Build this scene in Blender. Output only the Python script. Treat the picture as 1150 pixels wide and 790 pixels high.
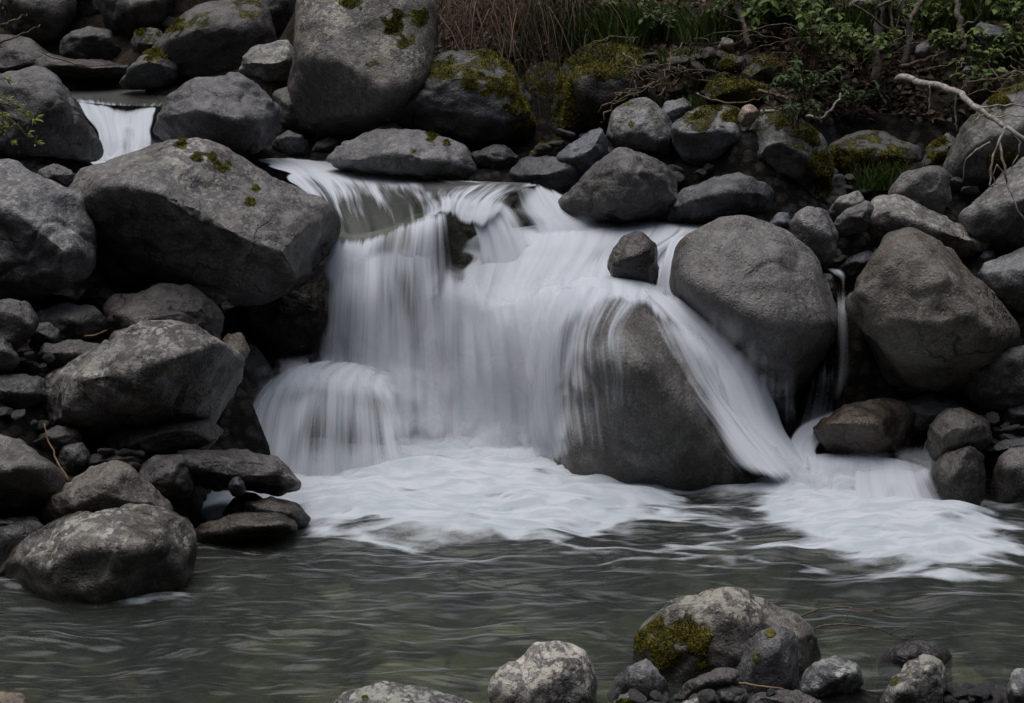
import bpy, bmesh, math, random
import numpy as np
from mathutils import Vector
from mathutils.bvhtree import BVHTree

for o in list(bpy.data.objects):
    bpy.data.objects.remove(o)
SC = bpy.context.scene
COL = SC.collection
RND = random.Random(11)
NPR = np.random.RandomState(7)

# ------------------------------------------------------------------ camera, sky, light, exposure
CAM_H, FPX, HORIZON = 2.5, 1580.0, 80.0
PITCH = math.atan((395 - HORIZON) / FPX)
cam = bpy.data.cameras.new('camera')
cam.sensor_width = 36.0
cam.lens = FPX / 1150 * 36
cam.clip_start, cam.clip_end = 0.1, 400
camo = bpy.data.objects.new('camera', cam)
COL.objects.link(camo)
camo.location = (0, 0, CAM_H)
camo.rotation_euler = (math.pi / 2 - PITCH, 0, 0)
SC.camera = camo

SUN_EL, SUN_AZ = math.radians(80), math.radians(-70)
W = bpy.data.worlds.new('World')
SC.world = W
W.use_nodes = True
wn = W.node_tree
sky = wn.nodes.new('ShaderNodeTexSky')
sky.sky_type = 'NISHITA'
sky.sun_disc = False
sky.sun_elevation = SUN_EL
sky.sun_rotation = SUN_AZ
sky.air_density, sky.dust_density, sky.ozone_density = 1.0, 4.0, 1.0
wn.links.new(sky.outputs[0], wn.nodes['Background'].inputs[0])
wn.nodes['Background'].inputs[1].default_value = 0.085
sl = bpy.data.lights.new('sun', 'SUN')
sl.energy = 1.3
sl.angle = math.radians(60)
sl.color = (1.0, 0.97, 0.94)
so = bpy.data.objects.new('sun', sl)
COL.objects.link(so)
sd = Vector((math.sin(SUN_AZ) * math.cos(SUN_EL), math.cos(SUN_AZ) * math.cos(SUN_EL), math.sin(SUN_EL)))
so.rotation_euler = (-sd).to_track_quat('-Z', 'Y').to_euler()
vs = SC.view_settings
SC.display_settings.display_device = 'sRGB'
vs.view_transform, vs.look, vs.gamma, vs.use_curve_mapping = 'Standard', 'None', 1.0, False
vs.exposure = 0.42
SC.render.engine = 'CYCLES'
cy = SC.cycles
cy.use_denoising = True
cy.max_bounces, cy.diffuse_bounces, cy.glossy_bounces, cy.transmission_bounces = 6, 3, 2, 2
cy.transparent_max_bounces = 24
cy.caustics_reflective = cy.caustics_refractive = False

# ------------------------------------------------------------------ camera geometry helpers
SP, CP = math.sin(PITCH), math.cos(PITCH)
def at(px, py, D):
    """world point seen at photo pixel (px, py), at ground distance D from the camera."""
    a, b = (px - 575) / FPX, (395 - py) / FPX
    t = D / (CP + b * SP)
    return np.array([t * a, D, CAM_H + t * (-SP + b * CP)])
def atv(px, py, D):
    a, b = (px - 575) / FPX, (395 - py) / FPX
    t = D / (CP + b * SP)
    return np.stack([t * a, D + 0 * a, CAM_H + t * (-SP + b * CP)], -1)
def proj(P):
    x, y, z = P[..., 0], P[..., 1], P[..., 2] - CAM_H
    f = y * CP - z * SP
    return 575 + FPX * x / f, 395 - FPX * (y * SP + z * CP) / f
def D0(py, z=0.0):
    b = (395 - py) / FPX
    return (z - CAM_H) / (-SP + b * CP) * (CP + b * SP)

# ------------------------------------------------------------------ vector noise
PERM = np.concatenate([NPR.permutation(256)] * 3)
GR = NPR.normal(size=(256, 3)); GR /= np.linalg.norm(GR, axis=1)[:, None]
def noise(P):
    P = np.asarray(P, float)
    i = np.floor(P).astype(int); f = P - i; i &= 255
    u = f * f * f * (f * (f * 6 - 15) + 10)
    out = 0
    for dx in (0, 1):
        for dy in (0, 1):
            for dz in (0, 1):
                h = PERM[PERM[PERM[i[..., 0] + dx] + i[..., 1] + dy] + i[..., 2] + dz]
                g = (GR[h] * (f - np.array([dx, dy, dz]))).sum(-1)
                w = (u[..., 0] if dx else 1 - u[..., 0]) * (u[..., 1] if dy else 1 - u[..., 1]) * (u[..., 2] if dz else 1 - u[..., 2])
                out = out + w * g
    return out * 1.6
def fbm(P, n=4, g=0.5):
    s, a, P = 0, 1.0, np.asarray(P, float)
    for k in range(n):
        s = s + a * noise(P); P = P * 2.03 + 17.7; a *= g
    return s
def sstep(a, b, x):
    t = np.clip((x - a) / (b - a), 0, 1)
    return t * t * (3 - 2 * t)

# ------------------------------------------------------------------ mesh helpers
def mesh_from(name, V, F, mat=None, smooth=True, attrs=None, uv=None):
    me = bpy.data.meshes.new(name)
    me.from_pydata([tuple(v) for v in V], [], [tuple(f) for f in F]) if not isinstance(F, np.ndarray) else fast(me, V, F)
    if smooth:
        me.polygons.foreach_set('use_smooth', np.ones(len(me.polygons), bool))
    for k, a in (attrs or {}).items():
        at_ = me.attributes.new(k, 'FLOAT', 'POINT')
        at_.data.foreach_set('value', np.asarray(a, np.float32))
    if uv is not None:
        l = me.uv_layers.new(name='UVMap')
        idx = np.empty(len(me.loops), np.int32); me.loops.foreach_get('vertex_index', idx)
        l.data.foreach_set('uv', np.asarray(uv, np.float32)[idx].ravel())
    if mat: me.materials.append(mat)
    me.update()
    return me
def fast(me, V, F):
    n, k = F.shape
    me.vertices.add(len(V)); me.vertices.foreach_set('co', np.asarray(V, np.float32).ravel())
    me.loops.add(n * k); me.loops.foreach_set('vertex_index', F.astype(np.int32).ravel())
    me.polygons.add(n); me.polygons.foreach_set('loop_start', np.arange(0, n * k, k, dtype=np.int32))
    me.validate(); me.update()
def tag(o, label=None, cat=None, group=None, kind=None):
    if label: o['label'] = label
    if cat: o['category'] = cat
    if group: o['group'] = group
    if kind: o['kind'] = kind
    return o
def link(name, me, loc=(0, 0, 0), parent=None):
    o = bpy.data.objects.new(name, me)
    COL.objects.link(o); o.location = loc
    if parent: o.parent = parent
    return o
def grid_faces(nu, nv):
    i = np.arange(nv - 1)[:, None] * nu + np.arange(nu - 1)[None]
    return np.stack([i, i + 1, i + nu + 1, i + nu], -1).reshape(-1, 4)

# ------------------------------------------------------------------ node helpers
class NT:
    def __init__(s, name):
        s.m = bpy.data.materials.new(name); s.m.use_nodes = True
        s.t = s.m.node_tree; s.t.nodes.clear()
        s.out = s.t.nodes.new('ShaderNodeOutputMaterial')
    def n(s, typ, ins=None, **kw):
        nd = s.t.nodes.new('ShaderNode' + typ)
        for k, v in kw.items(): setattr(nd, k, v)
        for k, v in (ins or {}).items(): s.set(nd.inputs[k], v)
        return nd
    def set(s, sock, v):
        if hasattr(v, 'outputs'): v = v.outputs[0]
        if isinstance(v, bpy.types.NodeSocket): s.t.links.new(v, sock)
        else:
            if isinstance(v, (tuple, list)) and len(v) == 3 and sock.type == 'RGBA': v = (*v, 1)
            sock.default_value = v
    def math(s, op, a, b=0.0, clamp=False):
        nd = s.n('Math', {0: a, 1: b}, operation=op); nd.use_clamp = clamp; return nd
    def ramp(s, x, a, b, lo=0.0, hi=1.0):
        return s.n('MapRange', {0: x, 1: a, 2: b, 3: lo, 4: hi}, interpolation_type='SMOOTHSTEP')
    def mix(s, f, a, b, mode='MIX'):
        nd = s.n('Mix', data_type='RGBA', blend_type=mode)
        s.set(nd.inputs[0], f); s.set(nd.inputs[6], a); s.set(nd.inputs[7], b)
        return nd.outputs[2]
    def noise(s, vec, scale, detail=4.0, rough=0.55, dist=0.0):
        return s.n('TexNoise', {'Vector': vec, 'Scale': scale, 'Detail': detail, 'Roughness': rough, 'Distortion': dist}).outputs[0]
    def attr(s, name, typ='GEOMETRY', out='Fac'):
        return s.n('Attribute', attribute_type=typ, attribute_name=name).outputs[out]
    def done(s, sh):
        s.set(s.out.inputs['Surface'], sh); return s.m

# ------------------------------------------------------------------ materials
def rock_material():
    t = NT('river_rock')
    tc = t.n('TexCoord').outputs['Object']
    rnd = t.n('ObjectInfo').outputs['Random']
    off = t.n('CombineXYZ', {0: t.math('MULTIPLY', rnd, 37.0), 1: t.math('MULTIPLY', rnd, 91.0), 2: t.math('MULTIPLY', rnd, 53.0)})
    v = t.n('VectorMath', {0: tc, 1: off}, operation='ADD').outputs[0]
    big = t.noise(v, 1.9, 4, 0.6, 0.6)
    mid = t.noise(v, 7.5, 5, 0.65, 0.3)
    fine = t.noise(v, 46, 3, 0.7)
    grain = t.noise(v, 170, 2, 0.6)
    tint = t.attr('tint', 'OBJECT', 'Color')
    c = t.mix(t.ramp(big, .35, .65), (.121, .121, .123), (.208, .207, .211))
    c = t.mix(t.ramp(mid, .36, .70), t.mix(0.55, c, (.062, .060, .058)), c)
    c = t.mix(t.math('MULTIPLY', t.ramp(fine, .50, .66), .5), c, (.33, .325, .32))
    c = t.mix(t.math('MULTIPLY', t.ramp(grain, .46, .32), .6), c, (.03, .03, .03))
    c = t.mix(t.math('MULTIPLY', t.ramp(t.noise(v, 120, 2, .5), .58, .68), .55), c, (.42, .415, .41))
    # dark mineral / algae coat with its own ragged outline, and hairline cracks
    cn = t.noise(v, 2.3, 7, .62, .9)
    c = t.mix(t.math('MULTIPLY', t.ramp(cn, .47, .53), t.attr('coat', 'OBJECT')), c, t.mix(1.0, c, (.42, .41, .41), 'MULTIPLY'))
    wv = t.n('VectorMath', {0: v, 1: t.n('VectorMath', {0: t.n('TexNoise', {'Vector': v, 'Scale': 3.0, 'Detail': 4.0}).outputs[1], 'Scale': .35}, operation='SCALE').outputs[0]}, operation='ADD').outputs[0]
    ce = t.n('TexVoronoi', {'Vector': wv, 'Scale': 1.5}, feature='DISTANCE_TO_EDGE').outputs[0]
    crack = t.math('MULTIPLY', t.math('MULTIPLY', t.ramp(ce, .011, .003), t.ramp(t.noise(v, 1.7, 3, .5), .54, .60)), t.attr('crack', 'OBJECT'))
    c = t.mix(t.math('MULTIPLY', crack, .7), c, (.012, .011, .010))
    # brown iron staining
    st = t.noise(v, 2.6, 3, .6, 1.2)
    c = t.mix(t.math('MULTIPLY', t.ramp(st, .56, .74), t.attr('rust', 'OBJECT')), c, (.12, .072, .036))
    # lichen: pale crusts in small round patches, clustered
    lv = t.attr('lich')
    vo = t.n('TexVoronoi', {'Vector': t.n('VectorMath', {0: v, 1: t.n('VectorMath', {0: t.n('TexNoise', {'Vector': v, 'Scale': 30.0}).outputs[1], 'Scale': .05}, operation='SCALE').outputs[0]}, operation='ADD').outputs[0], 'Scale': 20.0}).outputs[0]
    spot = t.ramp(vo, .40, .30)
    clus = t.ramp(t.noise(v, 5.0, 4, .7), .40, .56)
    ln = t.math('MULTIPLY', t.math('MULTIPLY', spot, clus), lv)
    crust = t.math('MULTIPLY', t.ramp(t.noise(v, 11.0, 6, .75, .5), .49, .56), lv)
    c = t.mix(t.math('MULTIPLY', crust, .8), c, (.43, .43, .375))
    c = t.mix(t.math('MULTIPLY', ln, .9), c, (.50, .50, .45))
    c = t.mix(1.0, c, tint, 'MULTIPLY')
    c = t.mix(1.0, c, (.86, .865, .88), 'MULTIPLY')
    wet = t.attr('wet')
    c = t.mix(wet, c, t.mix(1.0, c, (.42, .40, .37), 'MULTIPLY'))
    # moss
    mv = t.attr('moss')
    mn = t.noise(v, 30, 5, .7)
    mm = t.ramp(t.math('ADD', mv, t.math('MULTIPLY', t.math('SUBTRACT', mn, .5), .9)), .42, .58)
    film = t.math('MULTIPLY', t.ramp(t.math('ADD', mv, t.math('MULTIPLY', t.math('SUBTRACT', t.noise(v, 14, 5, .7), .5), .7)), .12, .55), .6)
    c = t.mix(film, c, (.075, .069, .022))
    mc = t.mix(t.ramp(t.noise(v, 9, 4, .6), .4, .65), (.062, .062, .012), (.25, .222, .036))
    mc = t.mix(t.ramp(t.noise(v, 80, 2, .6), .35, .7), t.mix(.6, mc, (.01, .01, .004)), mc)
    c = t.mix(mm, c, mc)
    rg = t.mix(wet, (.54,) * 3, (.16,) * 3)
    rg = t.mix(mm, rg, (.95,) * 3)
    h = t.math('ADD', t.math('MULTIPLY', mid, .016), t.math('MULTIPLY', fine, .009))
    h = t.math('ADD', h, t.math('MULTIPLY', grain, .0030))
    h = t.math('SUBTRACT', h, t.math('MULTIPLY', crack, .012))
    pit = t.ramp(t.n('TexVoronoi', {'Vector': v, 'Scale': 26.0}).outputs[0], .05, .3)
    h = t.math('ADD', h, t.math('MULTIPLY', pit, .004))
    h = t.math('ADD', h, t.math('MULTIPLY', t.math('MULTIPLY', mm, mn), .05))
    bp = t.n('Bump', {'Height': h, 'Strength': 1.0, 'Distance': 1.0})
    p = t.n('BsdfPrincipled', {'Base Color': c, 'Roughness': rg, 'Normal': bp, 'Specular IOR Level': .42})
    return t.done(p)
ROCK = rock_material()

def moss_material():
    t = NT('moss')
    a = t.attr('shade')
    c = t.mix(a, (.05, .05, .010), (.30, .265, .044))
    return t.done(t.n('BsdfPrincipled', {'Base Color': c, 'Roughness': .95, 'Specular IOR Level': .1}))
MOSS = moss_material()

def ground_material():
    t = NT('bank_ground')
    g = t.n('NewGeometry')
    v = g.outputs['Position']
    z = t.n('SeparateXYZ', {0: v}).outputs[2]
    n1, n2, n3 = t.noise(v, 1.2, 5, .6), t.noise(v, 9, 6, .7), t.noise(v, 60, 3, .6)
    soil = t.mix(t.ramp(n2, .35, .65), (.012, .009, .006), (.040, .030, .021))
    soil = t.mix(t.math('MULTIPLY', t.ramp(n3, .55, .7), .5), soil, (.12, .092, .066))
    soil = t.mix(t.math('MULTIPLY', t.ramp(n1, .42, .60), t.ramp(t.n('SeparateXYZ', {0: v}).outputs[0], -1.2, .2, 0, .8)), soil, (.034, .036, .010))
    soil = t.mix(t.ramp(z, 2.5, 2.0), soil, t.mix(t.ramp(t.n('TexVoronoi', {'Vector': v, 'Scale': 13.0}).outputs[0], .25, .6), t.mix(t.ramp(n2, .35, .65), (.045, .043, .04), (.022, .02, .018)), (.006, .005, .004)))
    vv = t.n('VectorMath', {0: v, 1: (5.5, 5.5, 5.5)}, operation='MULTIPLY').outputs[0]
    vo = t.n('TexVoronoi', {'Vector': vv, 'Scale': 1.0})
    cob = t.mix(t.ramp(t.n('SeparateColor', {0: vo.outputs[1]}).outputs[0], 0, 1), (.05, .05, .036), (.26, .235, .16))
    cob = t.mix(t.ramp(t.n('SeparateColor', {0: vo.outputs[1]}).outputs[1], .4, .9), cob, (.16, .165, .16))
    cob = t.mix(t.ramp(vo.outputs[0], .5, .75), cob, (.02, .02, .014))
    cob = t.mix(t.math('MULTIPLY', t.ramp(n1, .4, .6), .6), cob, (.05, .06, .03))
    c = t.mix(t.ramp(z, .02, -.06), soil, cob)
    h = t.math('ADD', t.math('MULTIPLY', n2, .05), t.math('MULTIPLY', n3, .012))
    bp = t.n('Bump', {'Height': h, 'Strength': .9, 'Distance': 1.0})
    return t.done(t.n('BsdfPrincipled', {'Base Color': c, 'Roughness': .9, 'Normal': bp, 'Specular IOR Level': .2}))
GROUND = ground_material()

def water_shaders(t, foam, bump, tint, milk, milk_amt, rough, foamcol, spec=1.0):
    fr = t.math('MULTIPLY', t.n('Fresnel', {'IOR': 1.33, 'Normal': bump}), spec)
    clear = t.n('MixShader', {0: milk_amt, 1: t.n('BsdfTransparent', {'Color': tint}), 2: t.n('BsdfDiffuse', {'Color': milk})})
    clear = t.n('MixShader', {0: fr, 1: clear, 2: t.n('BsdfGlossy', {'Color': (.95, .97, 1), 'Roughness': rough, 'Normal': bump})})
    nm = t.n('VectorMath', {0: t.n('VectorMath', {0: t.n('NewGeometry').outputs['Normal'], 'Scale': .45}, operation='SCALE').outputs[0], 1: (0, -.12, .75)}, operation='ADD').outputs[0]
    nm = t.n('VectorMath', {0: nm}, operation='NORMALIZE').outputs[0]
    white = t.n('MixShader', {0: .15, 1: t.n('BsdfDiffuse', {'Color': foamcol, 'Normal': nm}), 2: t.n('BsdfTranslucent', {'Color': foamcol})})
    return t.n('MixShader', {0: foam, 1: clear, 2: white})

def fall_material():
    """silky falling water: streaks run along the flow (UV v), thin places let the rock show through"""
    t = NT('falling_water')
    uv = t.n('UVMap', uv_map='UVMap')
    rnd = t.n('ObjectInfo').outputs['Random']
    def st(su, sv, w, det=3.0):
        m = t.n('VectorMath', {0: uv, 1: (su, sv, 1)}, operation='MULTIPLY').outputs[0]
        m = t.n('VectorMath', {0: m, 1: t.n('CombineXYZ', {0: t.math('MULTIPLY', rnd, 31.0), 1: w, 2: 0.0})}, operation='ADD').outputs[0]
        return t.noise(m, 1.0, det, .55, .25)
    a, b, c_ = st(6, .5, 0.0), st(17, .8, 5.0), st(48, 1.3, 9.0, 2.0)
    n = t.math('ADD', t.math('ADD', t.math('MULTIPLY', a, .46), t.math('MULTIPLY', b, .38)), t.math('MULTIPLY', c_, .16))
    n = t.ramp(n, .30, .70)
    fade, foam = t.attr('fade'), t.attr('foam')
    # coverage: fade 1 = solid, lower = streaky
    def cover(x, k):
        return t.ramp(t.math('SUBTRACT', t.math('MULTIPLY', x, 1.0 + k), t.math('MULTIPLY', n, k)), 0.0, 1.0)
    alpha, fo = cover(fade, .75), cover(foam, 1.5)
    fcol = t.mix(t.ramp(st(13, .5, 21.0), .28, .62), (.50, .56, .62), (.645, .685, .745))
    h = t.math('ADD', t.math('MULTIPLY', a, .03), t.math('MULTIPLY', b, .010))
    bp = t.n('Bump', {'Height': h, 'Strength': .15, 'Distance': 1.0})
    sh = water_shaders(t, fo, bp, (.60, .64, .54), (.17, .19, .155), .20, .32, fcol, .6)
    return t.done(t.n('MixShader', {0: alpha, 1: t.n('BsdfTransparent'), 2: sh}))
FALL = fall_material()

def pool_material():
    t = NT('pool_water')
    v = t.n('NewGeometry').outputs['Position']
    def sn(sx, sy, det=4.0, dist=.4):
        return t.noise(t.n('VectorMath', {0: v, 1: (sx, sy, 1)}, operation='MULTIPLY').outputs[0], 1.0, det, .58, dist)
    n1, n2, n3 = sn(1.3, 3.6, 3, .8), sn(5, 14, 4, .6), sn(14, 36, 3, .4)
    n = t.math('ADD', t.math('ADD', t.math('MULTIPLY', n1, .5), t.math('MULTIPLY', n2, .33)), t.math('MULTIPLY', n3, .17))
    n = t.ramp(n, .32, .68)
    foam = t.attr('foam')
    fo = t.ramp(t.math('SUBTRACT', t.math('MULTIPLY', foam, 2.35), t.math('MULTIPLY', n, .95)), -.08, 1.05)
    h = t.math('ADD', t.math('MULTIPLY', n1, .12), t.math('ADD', t.math('MULTIPLY', n2, .008), t.math('MULTIPLY', n3, .002)))
    bp = t.n('Bump', {'Height': h, 'Strength': .5, 'Distance': 1.0})
    fcol = t.mix(t.ramp(n2, .35, .65), (.49, .56, .595), (.645, .685, .745))
    sh = water_shaders(t, fo, bp, (.56, .61, .48), (.082, .104, .086), .13, .30, fcol, 1.0)
    return t.done(sh)
POOL = pool_material()
def mist_material():
    t = NT('spray')
    v = t.n('NewGeometry').outputs['Position']
    n = t.noise(t.n('VectorMath', {0: v, 1: (1, 1, .8)}, operation='MULTIPLY').outputs[0], 5.5, 5, .55, .8)
    a = t.math('MULTIPLY', t.attr('fade'), t.ramp(n, .30, .66))
    nm = t.n('VectorMath', {0: (0, -.25, .97)}, operation='NORMALIZE').outputs[0]
    sh = t.n('MixShader', {0: .2, 1: t.n('BsdfDiffuse', {'Color': (.63, .67, .73), 'Normal': nm}), 2: t.n('BsdfTranslucent', {'Color': (.63, .67, .73)})})
    return t.done(t.n('MixShader', {0: a, 1: t.n('BsdfTransparent'), 2: sh}))
MIST = mist_material()

def simple(name, c1, c2, scale=20, rough=.8, trans=0.0, attr=None):
    t = NT(name)
    v = t.n('TexCoord').outputs['Object']
    f = t.attr(attr) if attr else t.ramp(t.noise(v, scale, 4, .6), .35, .65)
    c = t.mix(f, c1, c2)
    p = t.n('BsdfPrincipled', {'Base Color': c, 'Roughness': rough, 'Specular IOR Level': .25})
    if trans:
        p = t.n('MixShader', {0: trans, 1: p, 2: t.n('BsdfTranslucent', {'Color': c})})
    return t.done(p)
BARK = simple('grey_bark', (.06, .05, .04), (.17, .15, .125), 45)
PALEWOOD = simple('bleached_wood', (.20, .18, .155), (.42, .39, .35), 30)
TWIG = simple('dry_twig', (.07, .05, .035), (.20, .155, .115), 30)
STRAW = simple('dead_grass', (.030, .020, .014), (.19, .125, .085), attr='shade')
LEAF = simple('green_leaf', (.036, .07, .018), (.175, .26, .065), rough=.6, trans=.25, attr='shade')
FERN = simple('fern_leaf', (.032, .062, .024), (.11, .17, .065), rough=.65, trans=.25, attr='shade')
SPRIG = simple('young_leaf', (.10, .14, .02), (.30, .35, .07), rough=.6, trans=.3, attr='shade')
GRASS = simple('grass_blade', (.022, .042, .010), (.085, .135, .028), rough=.7, trans=.2, attr='shade')
LITTER = simple('leaf_litter', (.03, .02, .014), (.16, .115, .085), rough=.9, attr='shade')
# ------------------------------------------------------------------ rocks
ICO = {}
def ico(level):
    if level not in ICO:
        b = bmesh.new(); bmesh.ops.create_icosphere(b, subdivisions=level, radius=1)
        V = np.array([v.co for v in b.verts]); F = np.array([[v.index for v in f.verts] for f in b.faces])
        E = np.array([[e.verts[0].index, e.verts[1].index] for e in b.edges]); b.free()
        deg = np.bincount(E.ravel(), minlength=len(V))[:, None]
        ICO[level] = (V, F, E, deg)
    return ICO[level]
def lap(P, E, deg, k, f=.6):
    for _ in range(k):
        S = np.stack([np.bincount(E[:, 0], P[E[:, 1], j], len(P)) + np.bincount(E[:, 1], P[E[:, 0], j], len(P)) for j in range(3)], -1)
        P = P + f * (S / deg - P)
    return P
def vnormals(P, F):
    n = np.cross(P[F[:, 1]] - P[F[:, 0]], P[F[:, 2]] - P[F[:, 0]])
    N = np.stack([sum(np.bincount(F[:, k], n[:, j], len(P)) for k in range(3)) for j in range(3)], -1)
    return N / (np.linalg.norm(N, axis=1)[:, None] + 1e-12)
ROCKS, TERR = [], []      # (object, bvh) / terrain control points
MOSSJOBS = []
def R(name, label, D, ol, t=.52, b=.5, rid=None, sm=None, rough=1.0, tint=(1, 1, 1), rust=.25, lich=.15, wet=0.0, wl=None,
      mt=0.0, mp=(), lp=(), cat='boulder', group=None, lvl=None, peak=.40, sink=.30, seed=None, coat=None, splash=.8, cuts=True, hue=None, crack=None):
    """a boulder: traced outline at distance D, given real thickness (t in front, b behind, as shares of its size), faceted, rounded and roughened.
    rid: points (px, py, share of t) of its front ridges; mp: moss patches; lp: lichen patches (px, py, radius)."""
    rs = random.Random(seed if seed is not None else hash(label) % 9973 if False else sum(ord(ch) * (i + 3) for i, ch in enumerate(label)))
    ol = np.array(ol, float).reshape(-1, 2)
    lo, hi = ol.min(0), ol.max(0)
    w, h = (hi - lo) / FPX * D
    S = math.sqrt(w * h)
    c = ol.mean(0) * .5 + (lo + hi) * .25
    pts = []
    for p in ol:
        pts.append(at(p[0], p[1], D + rs.uniform(-.06, .06) * S))
    wpx, hpx = hi - lo
    if rid:
        for (x, y, f) in rid: pts.append(at(x, y, D - f * t * S))
        ring = .30
    else:
        y0 = lo[1] + peak * hpx * rs.uniform(.85, 1.15); sl_ = rs.uniform(-.16, .16) * hpx
        for k in (-.30, -.08, .12, .32):
            pts.append(at(c[0] + k * wpx, y0 + sl_ * k * 3 + rs.uniform(-.05, .05) * hpx, D - t * S * (1.15 - 1.3 * abs(k)) * rs.uniform(.85, 1.1)))
        ring = .55
    for p in ol:
        q = c + (p - c) * .74
        if q[1] > lo[1] + .52 * hpx: pts.append(at(q[0], q[1], D - ring * t * S * rs.uniform(.7, 1.2)))
    for p in ol:
        q = c + (p - c) * .78
        pts.append(at(q[0], q[1], D + b * S * rs.uniform(.6, 1.0)))
    sunk = wl is not None and wl < .2 and at(c[0], hi[1], D)[2] < .07
    if sunk:
        for p in ol:
            if p[1] > lo[1] + .45 * hpx:
                q = c + (p - c) * .92
                for dd in (-.55, .3): pts.append(at(q[0], q[1], D + dd * t * S) * [1, 1, 0] + [0, 0, min(at(q[0], q[1], D)[2], 0) - .28])
    bm = bmesh.new()
    for p in pts: bm.verts.new(p)
    bmesh.ops.convex_hull(bm, input=bm.verts)
    cen = np.array([at(c[0], c[1], D + .03 * S)])[0]
    bv = BVHTree.FromBMesh(bm)
    Vh = np.array([v.co for v in bm.verts]); bm.free()
    half = np.abs(Vh - cen).max(0) * .9
    pix = max(w, h) / D * FPX
    lvl = lvl or (6 if pix > 130 else 5 if pix > 34 else 4)
    V, F, E, deg = ico(lvl)
    dirs = V * half
    P = np.empty_like(V)
    cv = Vector(cen)
    for i, d in enumerate(dirs):
        dv = Vector(d).normalized()
        hit = bv.ray_cast(cv, dv)
        P[i] = hit[0] if hit[0] is not None else cen + d
    k = {6: 7, 5: 2, 4: 1}[lvl]
    P = lap(P, E, deg, int(k * (sm if sm is not None else 1.0)))
    if cuts and (sm is None or sm < 1.25):
        Q = P - cen
        for _ in range(9 if lvl == 6 else 6):
            n = np.array([rs.gauss(0, 1), rs.gauss(-.5, .8), rs.gauss(.15, .8)]); n /= np.linalg.norm(n)
            dd = Q @ n; cut = dd.max() * rs.uniform(.80, .95)
            Q = Q - np.outer(np.clip(dd - cut, 0, None), n)
        P = lap(Q + cen, E, deg, 2 if lvl == 6 else 1)
    for _ in range(2):
        px, py = proj(P)
        sx, sz = (hi[0] - lo[0]) / np.ptp(px), (hi[1] - lo[1]) / np.ptp(py)
        if sunk: sz = 1.0
        P = cen + (P - cen) * np.array([sx, (sx + sz) / 2, sz])
        px, py = proj(P)
        P[:, 0] += ((hi[0] + lo[0]) - (px.max() + px.min())) / 2 * D / FPX
        P[:, 2] -= (lo[1] - py.min() if sunk else ((hi[1] + lo[1]) - (py.max() + py.min())) / 2) * D / FPX
    Nn = vnormals(P, F)
    off = np.array([rs.uniform(0, 99) for _ in range(3)])
    L = P / S
    d = .055 * fbm(L * 2.2 + off, 3) + .013 * fbm(L * 7 + off, 4, .58) * (.6 + .8 * noise(L * 2 + 5 + off))
    d = d - .020 * np.clip(.12 - np.abs(noise(L * 3.0 + off + 31)), 0, .12) / .12 * (noise(L * 1.3 + off) > .0)
    P = P + Nn * (d * S * rough)[:, None]
    P = P + Nn * (.0035 * fbm(P * 18 + off, 3))[:, None] * rough
    Nn = vnormals(P, F)
    px, py = proj(P)
    # moss, lichen and wetness are read at each point of the stone
    nz = Nn[:, 2]
    mn = fbm(P * 4.5 + off, 4)
    moss = np.zeros(len(P)); mh = fbm(P * 13 + off, 3)
    if mt: moss = sstep(.25, .8, nz) * np.clip(mt + mn * .55, 0, 1)
    for (x, y, r) in mp:
        q = np.hypot(px - x, (py - y) * 1.2) / r
        moss = np.maximum(moss, sstep(1.25, .45, q + mn * .45 + .55 * mh) * (Nn[:, 1] < .5))
    li = np.full(len(P), lich) * (.4 + .6 * sstep(-.3, .5, nz))
    for (x, y, r) in lp:
        q = np.hypot(px - x, py - y) / r
        li = np.maximum(li, sstep(1.2, .5, q + mn * .3))
    we = np.full(len(P), float(wet))
    if wl is not None:
        we = np.maximum(we, sstep(.22, .08, P[:, 2] - wl + .09 * mn))
    if D < 9.7:
        we = np.maximum(we, .9 * sstep(.42, .14, P[:, 2] + .35 * mn) * (D > 6.3))
        q = np.maximum(np.maximum(np.abs(P[:, 0] - .1) - 1.4, 0), 0) + .8 * np.maximum(P[:, 2] - 1.2, 0) + .35 * np.abs(P[:, 1] - 8.9)
        we = np.maximum(we, splash * sstep(.55, .12, q + .22 * mn) * (D > 8.2))
    base = np.array([cen[0], cen[1], P[:, 2].min()])
    me = mesh_from(name, P - base, F, ROCK, attrs={'moss': moss, 'lich': li * (1 - we * .7), 'wet': we})
    o = link(name, me, base)
    hu = rs.gauss(0, .045) if hue is None else hue; o['crack'] = float(crack if crack is not None else rs.choice((0, 0, .6, 1))); o['tint'] = [float(tint[0] * (1 + hu)), float(tint[1] * (1 + hu * .2)), float(tint[2] * (1 - hu))]; o['rust'] = float(rust); o['coat'] = coat if coat is not None else rs.uniform(.25, .95)
    tag(o, label, cat, group)
    P_w = P
    bvh = BVHTree.FromPolygons([tuple(x) for x in P_w], [tuple(f) for f in F]) if lvl >= 5 else None
    ROCKS.append((o, bvh, label))
    z0, z1 = P[:, 2].min(), P[:, 2].max()
    TERR.append((cen[0], cen[1] + .1 * S, z0 + (z1 - z0) * sink, S))
    if moss.max() > .45: MOSSJOBS.append((o, P, F, Nn, moss, base, D))
    return o
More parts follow.
